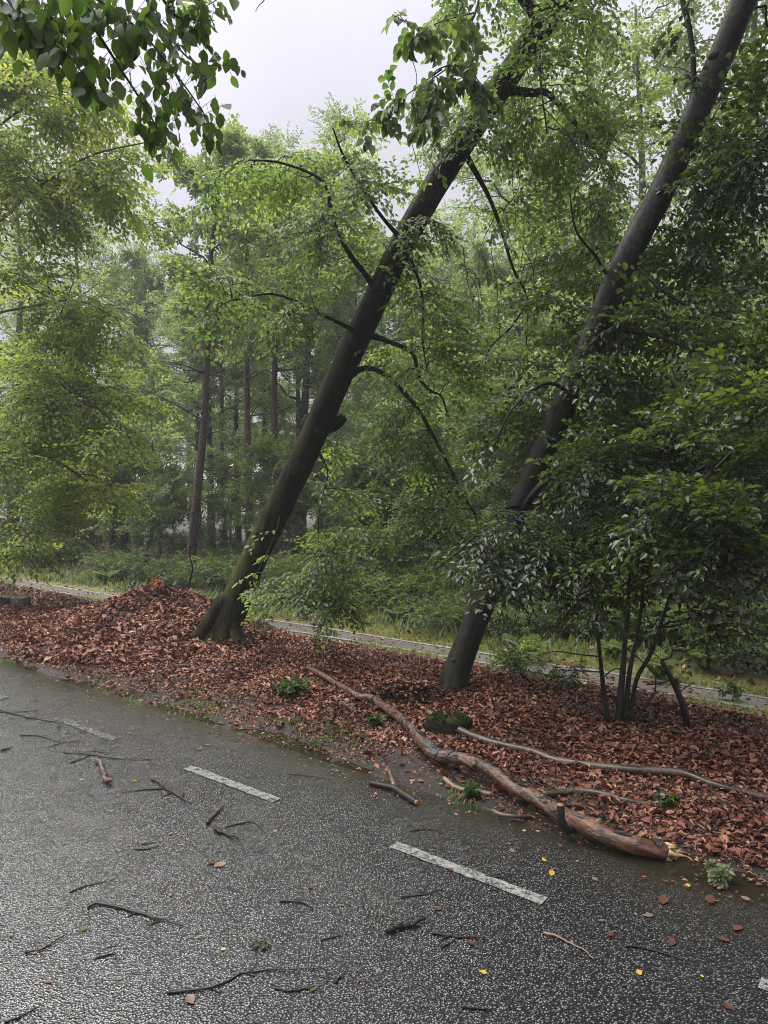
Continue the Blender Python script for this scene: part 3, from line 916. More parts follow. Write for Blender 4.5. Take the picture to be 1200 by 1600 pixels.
t1.stem('limb', [P(497, 705, d0 - .3), P(512, 740, d0 - .4), P(500, 790, d0 - .5), P(498, 850, d0 - .6), P(520, 930, d0 - .7), P(500, 985, d0 - .7)], .011, .004, M['wet_bark'], 24, 5, .2, 18)
t1.stem('limb', [P(850, 35, d0 - 1.2), P(760, -60, d0 - 1.8), P(660, -120, d0 - 2.2)], .05, .02, M['wet_bark'], 16, 8, .2, 19)
Z = t1.pzone
Z(420, 290, d0 - 1.2, 150, 70, .7, 10)
Z(520, 225, d0 - 1.2, 110, 55, .6, 5)
Z(430, 400, d0 - 1.0, 130, 75, .7, 13)
Z(400, 480, d0 - 1.2, 75, 45, .4, 5)
Z(560, 330, d0 - .9, 90, 70, .6, 6)
Z(790, 240, d0 - .4, 110, 90, .5, 12)
Z(870, 110, d0 - 1.0, 110, 110, .8, 19)
Z(870, 320, d0 - .9, 90, 120, .7, 17)
Z(760, 60, d0 - 1.5, 80, 60, .6, 7)
Z(750, 185, d0 - 1.4, 60, 45, .3, 6)
Z(660, 330, d0 - 1.0, 50, 40, .25, 4)
Z(930, 180, d0 - .9, 90, 90, .6, 9)
Z(640, 480, d0 - .5, 90, 80, .6, 8)
Z(680, 620, d0 - .5, 110, 100, .6, 13)
Z(620, 750, d0 - .4, 110, 90, .6, 11)
Z(740, 540, d0 - .4, 80, 100, .6, 10)
Z(560, 850, d0 - .7, 95, 60, .5, 9)
Z(500, 960, d0 - .9, 70, 40, .4, 6, L=.34)
Z(385, 925, d0 - .6, 50, 45, .15, 3, ns=5, L=.25)
Z(700, 800, d0 - .5, 100, 50, .5, 7)
for k in range(26):
    u = t1.rng.uniform(610, 930); v = t1.rng.uniform(60, 420); d = d0 - t1.rng.uniform(.5, 1.3)
    L_ = t1.rng.uniform(60, 210); w_ = t1.rng.normal(0, 14, 4)
    pts = smooth_path([P(u, v, d), P(u + w_[0], v + L_ * .35, d), P(u + w_[0] + w_[1], v + L_ * .7, d), P(u + w_[0] + w_[1] + w_[2], v + L_, d)], 14)
    tube(t1.bmb, pts - t1.base, np.linspace(.0045, .0016, 14), 5, caps=False)
    if k % 2:
        t1.fol.sprays(pts[5::3], t1.rng.normal(0, .6, (3, 3)) + np.array([0, 0, -.6]), np.tile([0, 0, 1.0], (3, 1)) + t1.rng.normal(0, .3, (3, 3)), .22, .065, t1.rng, SPR_SMALL, hang=.4)
# crown out of the frame above
t1.zone(np.array([1.4, 5.6, 8.6]), (2.4, 1.8, 1.3), 24, ns=12, L=.6, leaf=.09)
t1.zone(np.array([-.2, 4.6, 8.8]), (1.6, 1.4, .9), 5, ns=12, L=.6, leaf=.09)
t1.dress()
t1.finish(M['beech_leaf'], LM_BEECH, M['stem_bark'])

# ------------------------------------------------------------------ the second leaning beech
B2 = G(708, 1076)
t2 = HeroTree('leaning_beech', 'leaning beech with smooth grey upper trunk standing behind the fallen branch and mossy stump', 'tree', B2, 12)
e0 = float((B2 - CAMP) @ C_FWD)
tr2 = [B2 + np.array([0, 0, -.12]), P(711, 1058, e0), P(729, 1007, e0), P(751, 950, e0 - .02), P(801, 822, e0 - .15), P(858, 685, e0 - .3), P(915, 562, e0 - .5), P(970, 422, e0 - .7), P(1034, 300, e0 - .85), P(1078, 200, e0 - 1.0), P(1122, 100, e0 - 1.1), P(1163, 0, e0 - 1.2), P(1230, -160, e0 - 1.35), P(1300, -330, e0 - 1.5)]


def flare2(th, k):
    f = np.exp(-k * 24.0)
    f = .6 * f + .4 * np.exp(-k * 70.0)
    return (1 + 1.0 * f) * (1 + .25 * f * np.cos(4 * th + .5) + .08 * f * np.cos(7 * th)) * (1 + .02 * np.cos(3 * th + 5 * k))


t2.stem('trunk', tr2, .110, .078, M['grey_bark'], 200, 40, .06, 4, flare=flare2, freq=(1.2, 1.8))
ea = e0 - .3
t2.stem('limb', [P(795, 840, e0 - .15), P(830, 775, ea), P(875, 738, ea - .1), P(905, 728, ea - .1), P(940, 742, ea - .2)], .030, .014, M['grey_bark'], 26, 9, .2, 31)
t2.stem('limb', [P(1040, 290, e0 - .8), P(1065, 275, e0 - .9), P(1110, 258, e0 - 1.0), P(1172, 224, e0 - 1.1), P(1240, 200, e0 - 1.3)], .034, .014, M['wet_bark'], 24, 8, .2, 32)
t2.stem('limb', [P(1046, 275, e0 - .85), P(1072, 190, e0 - 1.0), P(1083, 130, e0 - 1.0), P(1080, 60, e0 - 1.0), P(1066, 0, e0 - 1.0), P(1050, -80, e0 - 1)], .022, .017, M['grey_bark'], 24, 8, .2, 33)
t2.stem('limb', [P(938, 520, e0 - .5), P(985, 518, e0 - .7), P(1040, 530, e0 - .9), P(1110, 560, e0 - 1.1)], .02, .008, M['wet_bark'], 20, 7, .2, 34)
t2.stem('limb', [P(985, 400, e0 - .7), P(1020, 440, e0 - .9), P(1080, 480, e0 - 1.1), P(1150, 500, e0 - 1.3)], .02, .008, M['wet_bark'], 20, 7, .2, 35)
t2.stem('limb', [P(890, 610, e0 - .4), P(850, 600, e0 - .7), P(800, 640, e0 - .8), P(770, 700, e0 - .9)], .016, .006, M['wet_bark'], 20, 6, .2, 36)
t2.stem('limb', [P(815, 790, e0 - .2), P(780, 800, e0 - .6), P(730, 850, e0 - .8), P(680, 890, e0 - .9)], .014, .005, M['wet_bark'], 20, 6, .2, 37)
t2.stem('limb', [P(960, 450, e0 - .6), P(930, 400, e0 - .8), P(900, 360, e0 - .9), P(890, 300, e0 - 1.0)], .014, .005, M['wet_bark'], 18, 6, .2, 38)
Z = t2.pzone
Z(745, 885, e0 - .8, 115, 22, .45, 12, droop=.05, hang=-.05, leaf=.05)
Z(850, 865, e0 - .8, 80, 35, .4, 8, droop=.05, hang=-.05, leaf=.05)
Z(830, 640, e0 + .3, 80, 90, .5, 8)
Z(960, 770, e0 - .2, 85, 60, .5, 11)
Z(1010, 640, e0 - .3, 110, 80, .6, 15)
Z(1040, 490, e0 - .5, 100, 70, .6, 14)
Z(1120, 400, e0 - .7, 90, 80, .6, 13)
Z(900, 470, e0 + .4, 80, 80, .4, 8)
Z(1160, 190, e0 - 1.2, 50, 90, .5, 9)
Z(1150, 300, e0 - 1.1, 60, 60, .5, 8)
Z(800, 690, e0 + .4, 60, 50, .4, 4)
Z(900, 595, e0 - .75, 45, 30, .25, 3)
t2.zone(np.array([3.2, 3.9, 7.0]), (1.7, 1.6, 1.2), 28, ns=12, L=.6, leaf=.09)  # unseen crown sprays, set dense to block sky reflection on the road
t2.zone(np.array([4.4, 5.2, 5.6]), (1.5, 1.6, 1.2), 20, ns=12, L=.6, leaf=.09)
t2.zone(np.array([2.9, 2.6, 6.6]), (1.5, 1.3, .9), 18, ns=12, L=.6, leaf=.09)  # more unseen sprays, added over the road to darken its right side
t2.zone(np.array([4.6, 3.4, 4.8]), (1.2, 1.2, 1.0), 14, ns=12, L=.6, leaf=.09)
def scars(tree, tr, r0, r1, where, mat):
    c = smooth_path(np.array(tr), 120)
    for f, a_, sz in where:
        i = int(f * 119); p_ = c[i]; tn = unit(c[min(i + 1, 119)] - c[i - 1]); r_ = r0 * (1 - f) + r1 * f
        tc = unit(CAMP - p_); tc = unit(tc - tn * (tc @ tn)); sd = np.cross(tn, tc); d = math.cos(a_) * tc + math.sin(a_) * sd
        mb = MB(); tube(mb, np.array([p_ + d * r_ * .8, p_ + d * (r_ + sz * .15), p_ + d * (r_ + sz * .35) + tn * sz * .2]) - tree.base, np.array([sz * 1.5, sz, sz * .55]), 12, .25, i)
        mb.build('knot', mat, tree.root)


scars(t1, tr1, .150, .106, [(.14, .5, .035), (.24, -.7, .03), (.36, .2, .04), (.52, -.4, .03), (.60, .8, .035)], M['wet_bark'])
scars(t2, tr2, .110, .078, [(.12, -.5, .025), (.28, .6, .03), (.62, -.2, .028), (.70, .5, .02), (.78, -.7, .03)], M['grey_bark'])
t2.dress()
t2.finish(M['dark_leaf'], LM_DARK, M['stem_bark'])

# ------------------------------------------------------------------ the many-stemmed shrub
B3 = G(968, 1128)
t3 = HeroTree('beech_shrub', 'dark many stemmed beech shrub rising from the brown leaves at right', 'shrub', B3, 13)
f0 = float((B3 - CAMP) @ C_FWD)
for k, (pp, r0) in enumerate([
    ([(952, 1130, 0), (943, 1075, 0), (938, 1030, -.05), (932, 970, -.1), (926, 930, -.15), (908, 880, -.2), (890, 820, -.3)], .019),
    ([(964, 1130, 0), (973, 1055, 0), (976, 1010, 0), (981, 960, 0), (983, 900, 0), (990, 820, -.1), (1000, 720, -.2)], .024),
    ([(974, 1128, .02), (984, 1050, .03), (994, 1000, .05), (1002, 950, .05), (1008, 880, 0), (1030, 780, -.1), (1040, 680, -.2)], .019),
    ([(985, 1126, .03), (994, 1065, .02), (1015, 1025, 0), (1030, 985, -.05), (1045, 935, -.1), (1062, 860, -.2), (1100, 740, -.4)], .017),
    ([(990, 1124, -.02), (1012, 1098, -.05), (1023, 1080, -.05), (1025, 1055, -.05)], .010),
    ([(958, 1128, -.04), (935, 1108, -.1), (905, 1100, -.1), (890, 1105, -.12)], .009)]):
    pts = [P(u, v, f0 + dd) for u, v, dd in pp]
    pts[0] = pts[0] - np.array([0, 0, .04])
    t3.stem('stem', pts, r0, .007 if len(pp) > 4 else .004, M['stem_bark'], 30, 9, .25, 40 + k)
for k, pp in enumerate([[(938, 1026), (900, 1022), (870, 1018), (845, 1022)], [(941, 1060), (960, 1045), (976, 1050), (985, 1060)], [(998, 985), (1015, 1015), (1030, 1028), (1037, 1042)], [(940, 1050), (905, 1048), (875, 1046)], [(977, 1010), (1010, 1040), (1030, 1060)]]):
    t3.stem('twig', [P(u, v, f0 - .03) for u, v in pp], .006, .003, M['stem_bark'], 14, 5, .2, 60 + k)
Z = t3.pzone
Z(950, 850, f0 - .3, 90, 45, .5, 11, droop=.06, leaf=.05, hang=-.05)
Z(1050, 800, f0 - .3, 110, 80, .6, 18, droop=.06, leaf=.05)
Z(1000, 710, f0 - .2, 110, 80, .6, 13, droop=.06, leaf=.05)
Z(1110, 900, f0 - .1, 80, 45, .5, 12, droop=.06, leaf=.05)
Z(925, 945, f0 - .4, 25, 12, .2, 2, ns=4, L=.25, droop=.06, leaf=.05, hang=-.05)
Z(1160, 970, f0 + .3, 60, 30, .5, 6, droop=.06, leaf=.05)
Z(1120, 670, f0 - .2, 100, 80, .6, 14, droop=.06, leaf=.05)
t3.finish(M['dark_leaf'], LM_DARK, M['stem_bark'])

b = G(1076, 1134)
mb = MB(); pp = [b - b, P(1068, 1105, f0 - .15) - b, P(1056, 1075, f0 - .15) - b, P(1045, 1052, f0 - .15) - b, P(1034, 1034, f0 - .15) - b]
pp[0] = pp[0] - np.array([0, 0, .05])
ds = thing('dead_stem', 'bare broken stem with a short stub, leaning left beside the many stemmed shrub', 'dead stem', b)
tube(mb, smooth_path(pp, 24), np.linspace(.026, .016, 24), 9, .25, 3); mb.build('stem', M['stem_bark'], ds)
mb = MB(); tube(mb, smooth_path([P(1057, 1078, f0 - .15) - b, P(1058, 1062, f0 - .17) - b], 6), .011, 7, .2, 4); mb.build('stub', M['stem_bark'], ds)
mb = MB(); tube(mb, smooth_path([P(1050, 1062, f0 - .15) - b, P(1030, 1068, f0 - .2) - b, P(1010, 1070, f0 - .2) - b], 8), .005, 5, .2, 4)
tube(mb, smooth_path([P(1060, 1085, f0 - .15) - b, P(1070, 1075, f0 - .2) - b, P(1085, 1066, f0 - .25) - b], 8), .004, 5, .2, 4); tag(mb.build('twigs', M['stem_bark'], ds), kind='stuff')

# ------------------------------------------------------------------ boughs that reach into the frame
t4 = HeroTree('beech_bough', 'wet beech bough with larger pale shining leaves reaching in from the right edge', 'bough', P(1330, 560, 4.0), 14)
for k, pp in enumerate([[(1330, 560, 4.2), (1260, 600, 4.0), (1190, 660, 3.9), (1120, 730, 3.9), (1050, 800, 4.0)], [(1330, 640, 4.0), (1250, 740, 3.8), (1180, 800, 3.7), (1100, 860, 3.8), (1040, 900, 3.9)], [(1330, 480, 4.3), (1250, 520, 4.2), (1180, 560, 4.2)], [(1340, 740, 3.9), (1240, 860, 3.8), (1170, 930, 3.9)]]):
    t4.stem('limb', [P(*q) for q in pp], .016, .005, M['stem_bark'], 24, 7, .2, 70 + k)
Z = t4.pzone
Z(1150, 640, 3.9, 90, 70, .4, 8, droop=.06, hang=-.05, L=.38, leaf=.054)
Z(1110, 760, 3.9, 80, 50, .35, 8, droop=.06, hang=-.05, L=.38, leaf=.054)
Z(1090, 860, 3.9, 60, 35, .3, 6, droop=.06, hang=-.05, L=.38, leaf=.056)
Z(1160, 800, 3.8, 60, 45, .4, 5, droop=.06, hang=-.05, L=.38, leaf=.054)
Z(1170, 540, 4.2, 60, 50, .4, 6, droop=.06, hang=-.05, L=.38, leaf=.054)
t4.finish(M['dark_leaf'], LM_DARK, M['stem_bark'])

t5 = HeroTree('beech_bough', 'nearest beech bough with large drooping leaves against the sky in the top left corner', 'bough', P(-80, -260, 2.4), 15)
for k, pp in enumerate([
    [(-40, -180, 2.5), (60, -60, 2.5), (170, 10, 2.5), (230, 60, 2.5), (300, 150, 2.55), (335, 205, 2.6)],
    [(60, -120, 2.6), (200, -40, 2.6), (245, 30, 2.7), (300, 95, 2.75), (352, 102, 2.8)],
    [(-60, -120, 2.3), (0, -20, 2.3), (50, 50, 2.3), (110, 90, 2.3), (150, 150, 2.35)],
    [(60, -60, 2.4), (130, 20, 2.4), (190, 110, 2.5), (240, 190, 2.6), (255, 230, 2.65)],
    [(220, -60, 2.7), (270, 20, 2.8), (300, 30, 2.85), (335, 32, 2.9)],
    [(-40, -60, 2.2), (10, 20, 2.25), (60, 40, 2.3), (75, 60, 2.3)]]):
    t5.stem('limb', [P(*q) for q in pp], .0075, .0016, M['stem_bark'], 30, 6, .2, 80 + k)
rng = t5.rng
O, D, N, Ls = [], [], [], []


def hang_leaf(u, v, d, size):
    O.append(P(u, v, d)); D.append(np.array([rng.normal(.1, .45), rng.normal(0, .45), -1.0])); N.append(unit(rng.normal(0, 1, 3) + np.array([0, -.6, .7]))); Ls.append(size * .85)


for lim in [t5.nodes[i] for i in range(6)]:
    for p_ in lim[3::1]:
        for _ in range(3):
            q = p_ + rng.normal(0, .04, 3)
            O.append(q); D.append(np.array([rng.normal(.1, .5), rng.normal(0, .5), -1.0])); N.append(unit(rng.normal(0, 1, 3) + np.array([0, -.5, .8]))); Ls.append(rng.uniform(.035, .075))
for (uc, vc, su, sv, n, d, sz) in [(60, 30, 70, 30, 60, 2.35, .085), (100, 75, 25, 18, 12, 2.35, .085), (150, 120, 26, 26, 18, 2.4, .085), (205, 40, 35, 38, 36, 2.5, .075), (235, 110, 25, 34, 26, 2.6, .06), (275, 160, 26, 26, 34, 2.8, .05), (250, 205, 14, 14, 9, 2.8, .045), (320, 105, 18, 16, 12, 2.9, .042), (310, 190, 16, 16, 9, 2.8, .05), (130, 15, 45, 26, 30, 2.4, .085)]:
    for _ in range(n): hang_leaf(rng.normal(uc, su * .7), rng.normal(vc, sv * .7), d + rng.normal(0, .08), sz * rng.uniform(.7, 1.15))
O = np.array(O); keep = RNG.permutation(len(O))
t5.fol.pos.append(O); t5.fol.d.append(unit(np.array(D))); t5.fol.n.append(np.array(N)); t5.fol.ln.append(np.array(Ls))
nodes5 = np.concatenate(t5.nodes)
near = nodes5[np.argmin(np.linalg.norm(O[:, None, :] - nodes5[None], axis=2), axis=1)]
far_ = np.linalg.norm(near - O, axis=1) > .10
near = np.where(far_[:, None], O - unit(np.array(D)) * .035, near)
t5.fol.a.append(near); t5.fol.b.append(O); t5.fol.r.append(np.full(len(O), .0011))
t5.finish(M['bough_leaf'], LM_BIG, M['stem_bark'])

t6 = HeroTree('beech_bough', 'thin hanging beech bough with sparse leaves against the sky at top centre', 'bough', P(770, -140, 4.2), 16)
for k, pp in enumerate([[(770, -140, 4.4), (748, 0, 4.3), (728, 50, 4.3), (705, 100, 4.3), (660, 135, 4.3), (640, 170, 4.3)], [(705, 100, 4.3), (678, 115, 4.2), (675, 160, 4.2), (672, 190, 4.2)], [(742, 20, 4.3), (700, 30, 4.2), (650, 45, 4.2), (620, 20, 4.2)], [(705, 98, 4.3), (740, 118, 4.3), (765, 150, 4.3)], [(690, 108, 4.3), (640, 145, 4.3), (612, 165, 4.3), (560, 200, 4.4)]]):
    t6.stem('limb', [P(*q) for q in pp], .009 if k == 0 else .004, .0022, M['stem_bark'], 24, 6, .2, 90 + k)
O, D, N = [], [], []
for lim in t6.nodes:
    for p_ in lim[2::2]:
        O.append(p_); D.append(t6.rng.normal(0, .6, 3) + np.array([0, 0, -.7])); N.append(t6.rng.normal(0, .4, 3) + np.array([0, 0, 1.0]))
t6.fol.sprays(O, D, N, t6.rng.uniform(.10, .2, len(O)), .075, t6.rng, SPR_SMALL, hang=.5)
t6.finish(M['beech_leaf'], LM_BEECH, M['stem_bark'])

t7 = HeroTree('beech_bough', 'tip of a leafy twig dipping into the sky at the top edge, left of centre', 'bough', P(360, -60, 3.6), 17)
for k, pp in enumerate([[(360, -60, 3.6), (345, -10, 3.6), (325, 8, 3.6), (300, 12, 3.6)], [(430, -60, 3.6), (415, -5, 3.6), (405, 8, 3.6), (399, 18, 3.6)]]):
    t7.stem('limb', [P(*q) for q in pp], .004, .0014, M['stem_bark'], 16, 5, .2, 95 + k)
O = [p_ for p_ in t7.nodes[0][4::2]]
t7.fol.sprays(O, t7.rng.normal(0, .6, (len(O), 3)) + np.array([0, 0, -.3]), np.tile([0.2, -.3, 1.0], (len(O), 1)), .09, .05, t7.rng, SPR_SMALL)
t7.finish(M['beech_leaf'], LM_BEECH, M['stem_bark'])

# ------------------------------------------------------------------ the light green tree at the left edge
p8 = xy(5.3, 12.4); B8 = np.array([p8[0] - .5, p8[1], float(gz(p8[0] - .5, p8[1]))])
t8 = HeroTree('young_beech', 'yellow green young beech filling the left edge with layered leafy boughs', 'tree', B8, 18)
t8.stem('trunk', [B8 - np.array([0, 0, .1]), B8 + np.array([.1, 0, 2]), B8 + np.array([0, -.1, 4.5]), B8 + np.array([-.2, -.2, 8]), B8 + np.array([-.2, -.2, 11])], .17, .06, M['far_bark'], 40, 14, .1, 3)
g0 = float((B8 - CAMP) @ C_FWD)
for k, (pp, r0) in enumerate([
    ([(-60, 860, 0), (0, 735, -.4), (30, 660, -.5), (60, 580, -.6), (85, 515, -.8), (115, 440, -1)], .032),
    ([(-50, 380, 0), (0, 345, -1), (50, 300, -1.5), (90, 272, -1.8), (150, 240, -2.1), (230, 222, -2.4)], .028),
    ([(-60, 500, 0), (40, 480, -1), (120, 470, -1.5), (190, 500, -1.8)], .026),
    ([(-60, 600, 0), (50, 590, -1), (130, 620, -1.6), (210, 690, -1.8)], .026),
    ([(-60, 700, 0), (40, 700, -1), (120, 740, -1.5), (180, 790, -1.8)], .024),
    ([(-60, 800, 0), (0, 800, -1), (40, 830, -1.4), (60, 870, -1.6)], .02),
    ([(-60, 250, 0), (20, 180, -1), (90, 140, -1.6), (160, 150, -2)], .026),
    ([(-60, 120, 0), (0, 60, -1), (60, 10, -1.6)], .026)]):
    t8.stem('limb', [P(u, v, g0 + dd) for u, v, dd in pp], r0, .008, M['far_bark'], 26, 7, .2, 100 + k)
Z = t8.pzone
for (u, v, ru, rv, nb) in [(40, 150, 75, 45, 22), (125, 170, 60, 30, 13), (160, 250, 55, 26, 10), (30, 260, 60, 45, 17), (180, 320, 40, 18, 6), (60, 350, 70, 28, 14), (30, 430, 50, 30, 7), (120, 480, 55, 14, 6), (40, 510, 60, 18, 8), (150, 540, 60, 11, 7), (60, 575, 70, 14, 9), (180, 610, 55, 10, 6), (70, 645, 70, 12, 9), (165, 690, 60, 11, 7), (50, 715, 60, 14, 9), (150, 765, 50, 10, 6), (60, 790, 60, 14, 8), (30, 860, 50, 12, 6), (10, 90, 60, 40, 9), (90, 620, 60, 60, 7), (40, 740, 50, 70, 7)]:
    Z(u, v, g0 - 1.5, ru, rv, 1.1, nb * 1.25, L=.6, leaf=.075, droop=.25, hang=.08, r=.009)
t8.finish(M['light_leaf'], None, M['far_bark'], 0)

# ------------------------------------------------------------------ trees of the wood behind the path
def grow(name, label, cat, h, r0, bark_m, leaf_m, seed, bole, spread, nl, nsub, nsp, leaf, L, up=.35, trunk_top=.12, dead=0, taper_crown=.6, wob=.25, tpl=None, leafw=.66):
    rng = np.random.default_rng(seed)
    root = thing(name, label, cat, (0, 0, 0))
    n = 22; k = np.linspace(0, 1, n)
    tr = np.stack([wob * (vnoise(k * 3, k * 0, seed) - vnoise(0, 0, seed)) * k, wob * (vnoise(k * 3, k * 0 + 7, seed) - vnoise(0, 7, seed)) * k, k * h - .15], 1)
    mb = MB(); tube(mb, tr, (r0 * (1 - k) + r0 * trunk_top * k) * (1 + .5 * np.exp(-k * h / .35)), 12, .12, seed); mb.build('trunk', bark_m, root)
    lmb = MB(); O, D, N = [], [], []
    for i in range(nl):
        f = bole + (1 - bole) * (i + rng.uniform(0, .9)) / nl
        a = tr[min(int(f * (n - 1)), n - 1)] * 1.0; a = a.copy(); a[2] = f * h - .15
        az = i * 2.4 + rng.normal(0, .4)
        g = (f - bole) / (1 - bole)
        ln = spread * (1 - taper_crown * g ** 1.5) * rng.uniform(.65, 1.15) * (0.75 + .5 * math.sin(min(g * 2.2 + .5, 3.1)))
        dirn = np.array([math.cos(az), math.sin(az), up * rng.uniform(.2, 1.6) + .5 * g])
        e = a + unit(dirn) * ln; e[2] -= .10 * ln
        m_ = (a + e) / 2 + np.array([0, 0, .12 * ln]) + rng.normal(0, .06 * ln, 3)
        kk = np.linspace(0, 1, 9)[:, None]
        p = (1 - kk) ** 2 * a + 2 * kk * (1 - kk) * m_ + kk * kk * e
        p[1:-1] += rng.normal(0, .02 * ln, (7, 3))
        lr = r0 * .30 * (1 - .6 * g)
        b_ = MB(); tube(b_, p, np.linspace(lr, lr * .2, 9), 6, .15, seed + i, caps=False); b_.build('limb', bark_m, root)
        for j in range(nsub):
            q = .3 + .7 * (j + rng.uniform(0, .9)) / nsub
            ii = min(int(q * 8), 7); s0 = p[ii]
            az2 = rng.uniform(0, 6.28)
            tl = ln * rng.uniform(.22, .42)
            e2 = s0 + unit(unit(dirn) * .6 + np.array([math.cos(az2), math.sin(az2), rng.normal(.0, .35)])) * tl
            ka = np.linspace(0, 1, 5)[:, None]
            p2 = s0 * (1 - ka) + e2 * ka; p2[1:-1] += rng.normal(0, .05 * tl, (3, 3))
            tube(lmb, p2, np.linspace(lr * .35, lr * .08, 5), 4, caps=False)
            for w in range(nsp):
                x = .2 + .8 * w / max(nsp - 1, 1)
                pt = s0 * (1 - x) + e2 * x
                d = (e2 - s0) / tl + rng.normal(0, .9, 3); d[2] += rng.normal(-.1, .5)
                O.append(pt); D.append(d); N.append(np.array([rng.normal(0, .9), rng.normal(0, .9), 1]))
    fol = Foliage(); fol.sprays(O, D, N, rng.uniform(.7, 1.2, len(O)) * L, leaf, rng, tpl, twig_r=0)
    put_foliage(root, fol, (0, 0, 0), leaf_m, None, 0, leafw)
    tag(lmb.build('branches', bark_m, root), kind='stuff')
    for i in range(dead):
        z = h * rng.uniform(.12, bole); az = rng.uniform(0, 6.28); ln = rng.uniform(.5, 1.8)
        a = np.array([0, 0, z]); e = a + ln * np.array([math.cos(az), math.sin(az), rng.normal(-.1, .25)])
        m_ = (a + e) / 2 + rng.normal(0, .1, 3)
        b_ = MB(); tube(b_, smooth_path([a, m_, e], 7), np.linspace(.025, .006, 7), 5, caps=False); b_.build('dead_branch', bark_m, root)
    return root


WOOD = 'trees of the wood behind the path'
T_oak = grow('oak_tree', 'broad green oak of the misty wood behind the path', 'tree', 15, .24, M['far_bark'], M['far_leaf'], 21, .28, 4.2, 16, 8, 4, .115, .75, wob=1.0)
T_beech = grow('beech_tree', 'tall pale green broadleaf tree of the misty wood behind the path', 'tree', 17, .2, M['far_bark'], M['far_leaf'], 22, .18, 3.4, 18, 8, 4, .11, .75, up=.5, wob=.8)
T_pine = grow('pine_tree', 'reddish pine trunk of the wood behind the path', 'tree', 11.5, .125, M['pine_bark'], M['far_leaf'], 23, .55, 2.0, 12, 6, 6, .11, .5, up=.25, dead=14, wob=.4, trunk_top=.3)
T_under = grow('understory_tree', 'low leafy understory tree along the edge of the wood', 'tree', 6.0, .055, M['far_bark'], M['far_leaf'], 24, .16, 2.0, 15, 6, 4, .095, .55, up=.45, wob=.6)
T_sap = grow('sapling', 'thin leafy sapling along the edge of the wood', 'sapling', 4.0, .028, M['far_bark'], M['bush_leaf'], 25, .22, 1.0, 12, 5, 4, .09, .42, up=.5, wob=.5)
used = set()


MARKS = [(60, 'at the left edge'), (190, 'above the left end of the path'), (330, 'behind the leaf heap'), (440, 'behind the mossy leaning beech'), (560, 'just right of the mossy leaning beech'), (700, 'between the two leaning beeches'), (820, 'behind the second leaning beech'), (930, 'left of the many stemmed shrub'), (1090, 'behind the many stemmed shrub'), (9999, 'at the right edge')]
KIND = {'oak_tree': 'broad green oak', 'beech_tree': 'tall pale broadleaf tree', 'pine_tree': 'reddish pine trunk', 'understory_tree': 'low leafy tree', 'sapling': 'thin sapling', 'bush': 'low green bush', 'bush.001': 'dull bramble mound'}


def auto_label(proto, u, d):
    row = 'in front of the wood' if d < 17 else 'inside the wood' if d < 24 else 'deep in the misty wood'
    return KIND[proto.name] + ' ' + row + ', ' + [m_ for x_, m_ in MARKS if u < x_][0]


def plant(proto, u, d, scale=1.0, rot=None, lean=(0, 0), label=None, group=WOOD, name=None):
    x = (u - 600) / FPX * d; y = d
    z = float(gz(x, y))
    sc = scale
    rot = RNG.uniform(0, 6.28) if rot is None else rot
    label = label or auto_label(proto, u, d)
    if proto.name not in used:
        used.add(proto.name); o = proto
        o.location = (x, y, z); o.rotation_euler = (lean[0], lean[1], rot); o.scale = (sc,) * 3
        if label: o['label'] = label
        if group: o['group'] = group
        return o
    return copy_tree(proto, (x, y, z), rot, sc, lean, label, group)


plant(T_pine, 295, 15.5, .85, .3, (0, .075), 'slim reddish pine trunk just behind the leaf heap, leaning slightly right')
plant(T_pine, 390, 18.5, .92, 1.9, (0, .05), 'thicker red brown pine trunk left of the mossy leaning beech')
plant(T_pine, 436, 21, 1.02, 3.1, (0, .01), 'thick dark pine trunk half hidden behind the leaning beech')
plant(T_pine, 352, 23, .8, 4.0, (0, .02), 'thin pine trunk between the slim reddish pine and the leaning beech')
plant(T_pine, 520, 19, .9, 5.0, (0, .06), 'reddish pine trunk close to the right side of the leaning beech')
plant(T_pine, 868, 24, 1.15, 2.2, (0, .03), 'orange barked pine seen high between the two leaning beeches')
plant(T_pine, 640, 26, .9, 1.2, (0, .03))
plant(T_pine, 760, 22, .8, 2.9)
plant(T_pine, 415, 27, .9, 2.0)
plant(T_pine, 465, 25, .95, 5.2)
for u_, d_, s_ in [(230, 27, .9), (310, 25, .8), (372, 28, 1.0), (500, 28, .95), (555, 24, .8), (590, 29, 1), (680, 28, .9), (720, 25, .85), (820, 27, 1), (905, 23, .9)]:
    plant(T_pine, u_, d_, s_ * 1.05)
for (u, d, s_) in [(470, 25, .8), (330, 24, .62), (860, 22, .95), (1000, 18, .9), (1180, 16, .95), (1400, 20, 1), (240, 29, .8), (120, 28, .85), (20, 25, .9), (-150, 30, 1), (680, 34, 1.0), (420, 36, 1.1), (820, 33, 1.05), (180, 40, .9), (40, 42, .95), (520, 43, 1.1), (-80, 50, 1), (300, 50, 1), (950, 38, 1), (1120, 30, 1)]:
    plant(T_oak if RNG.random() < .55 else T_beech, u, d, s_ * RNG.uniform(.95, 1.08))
plant(T_beech, 520, 30, 1.02, label='tallest broadleaf crown against the sky, above and left of the leaning beech')
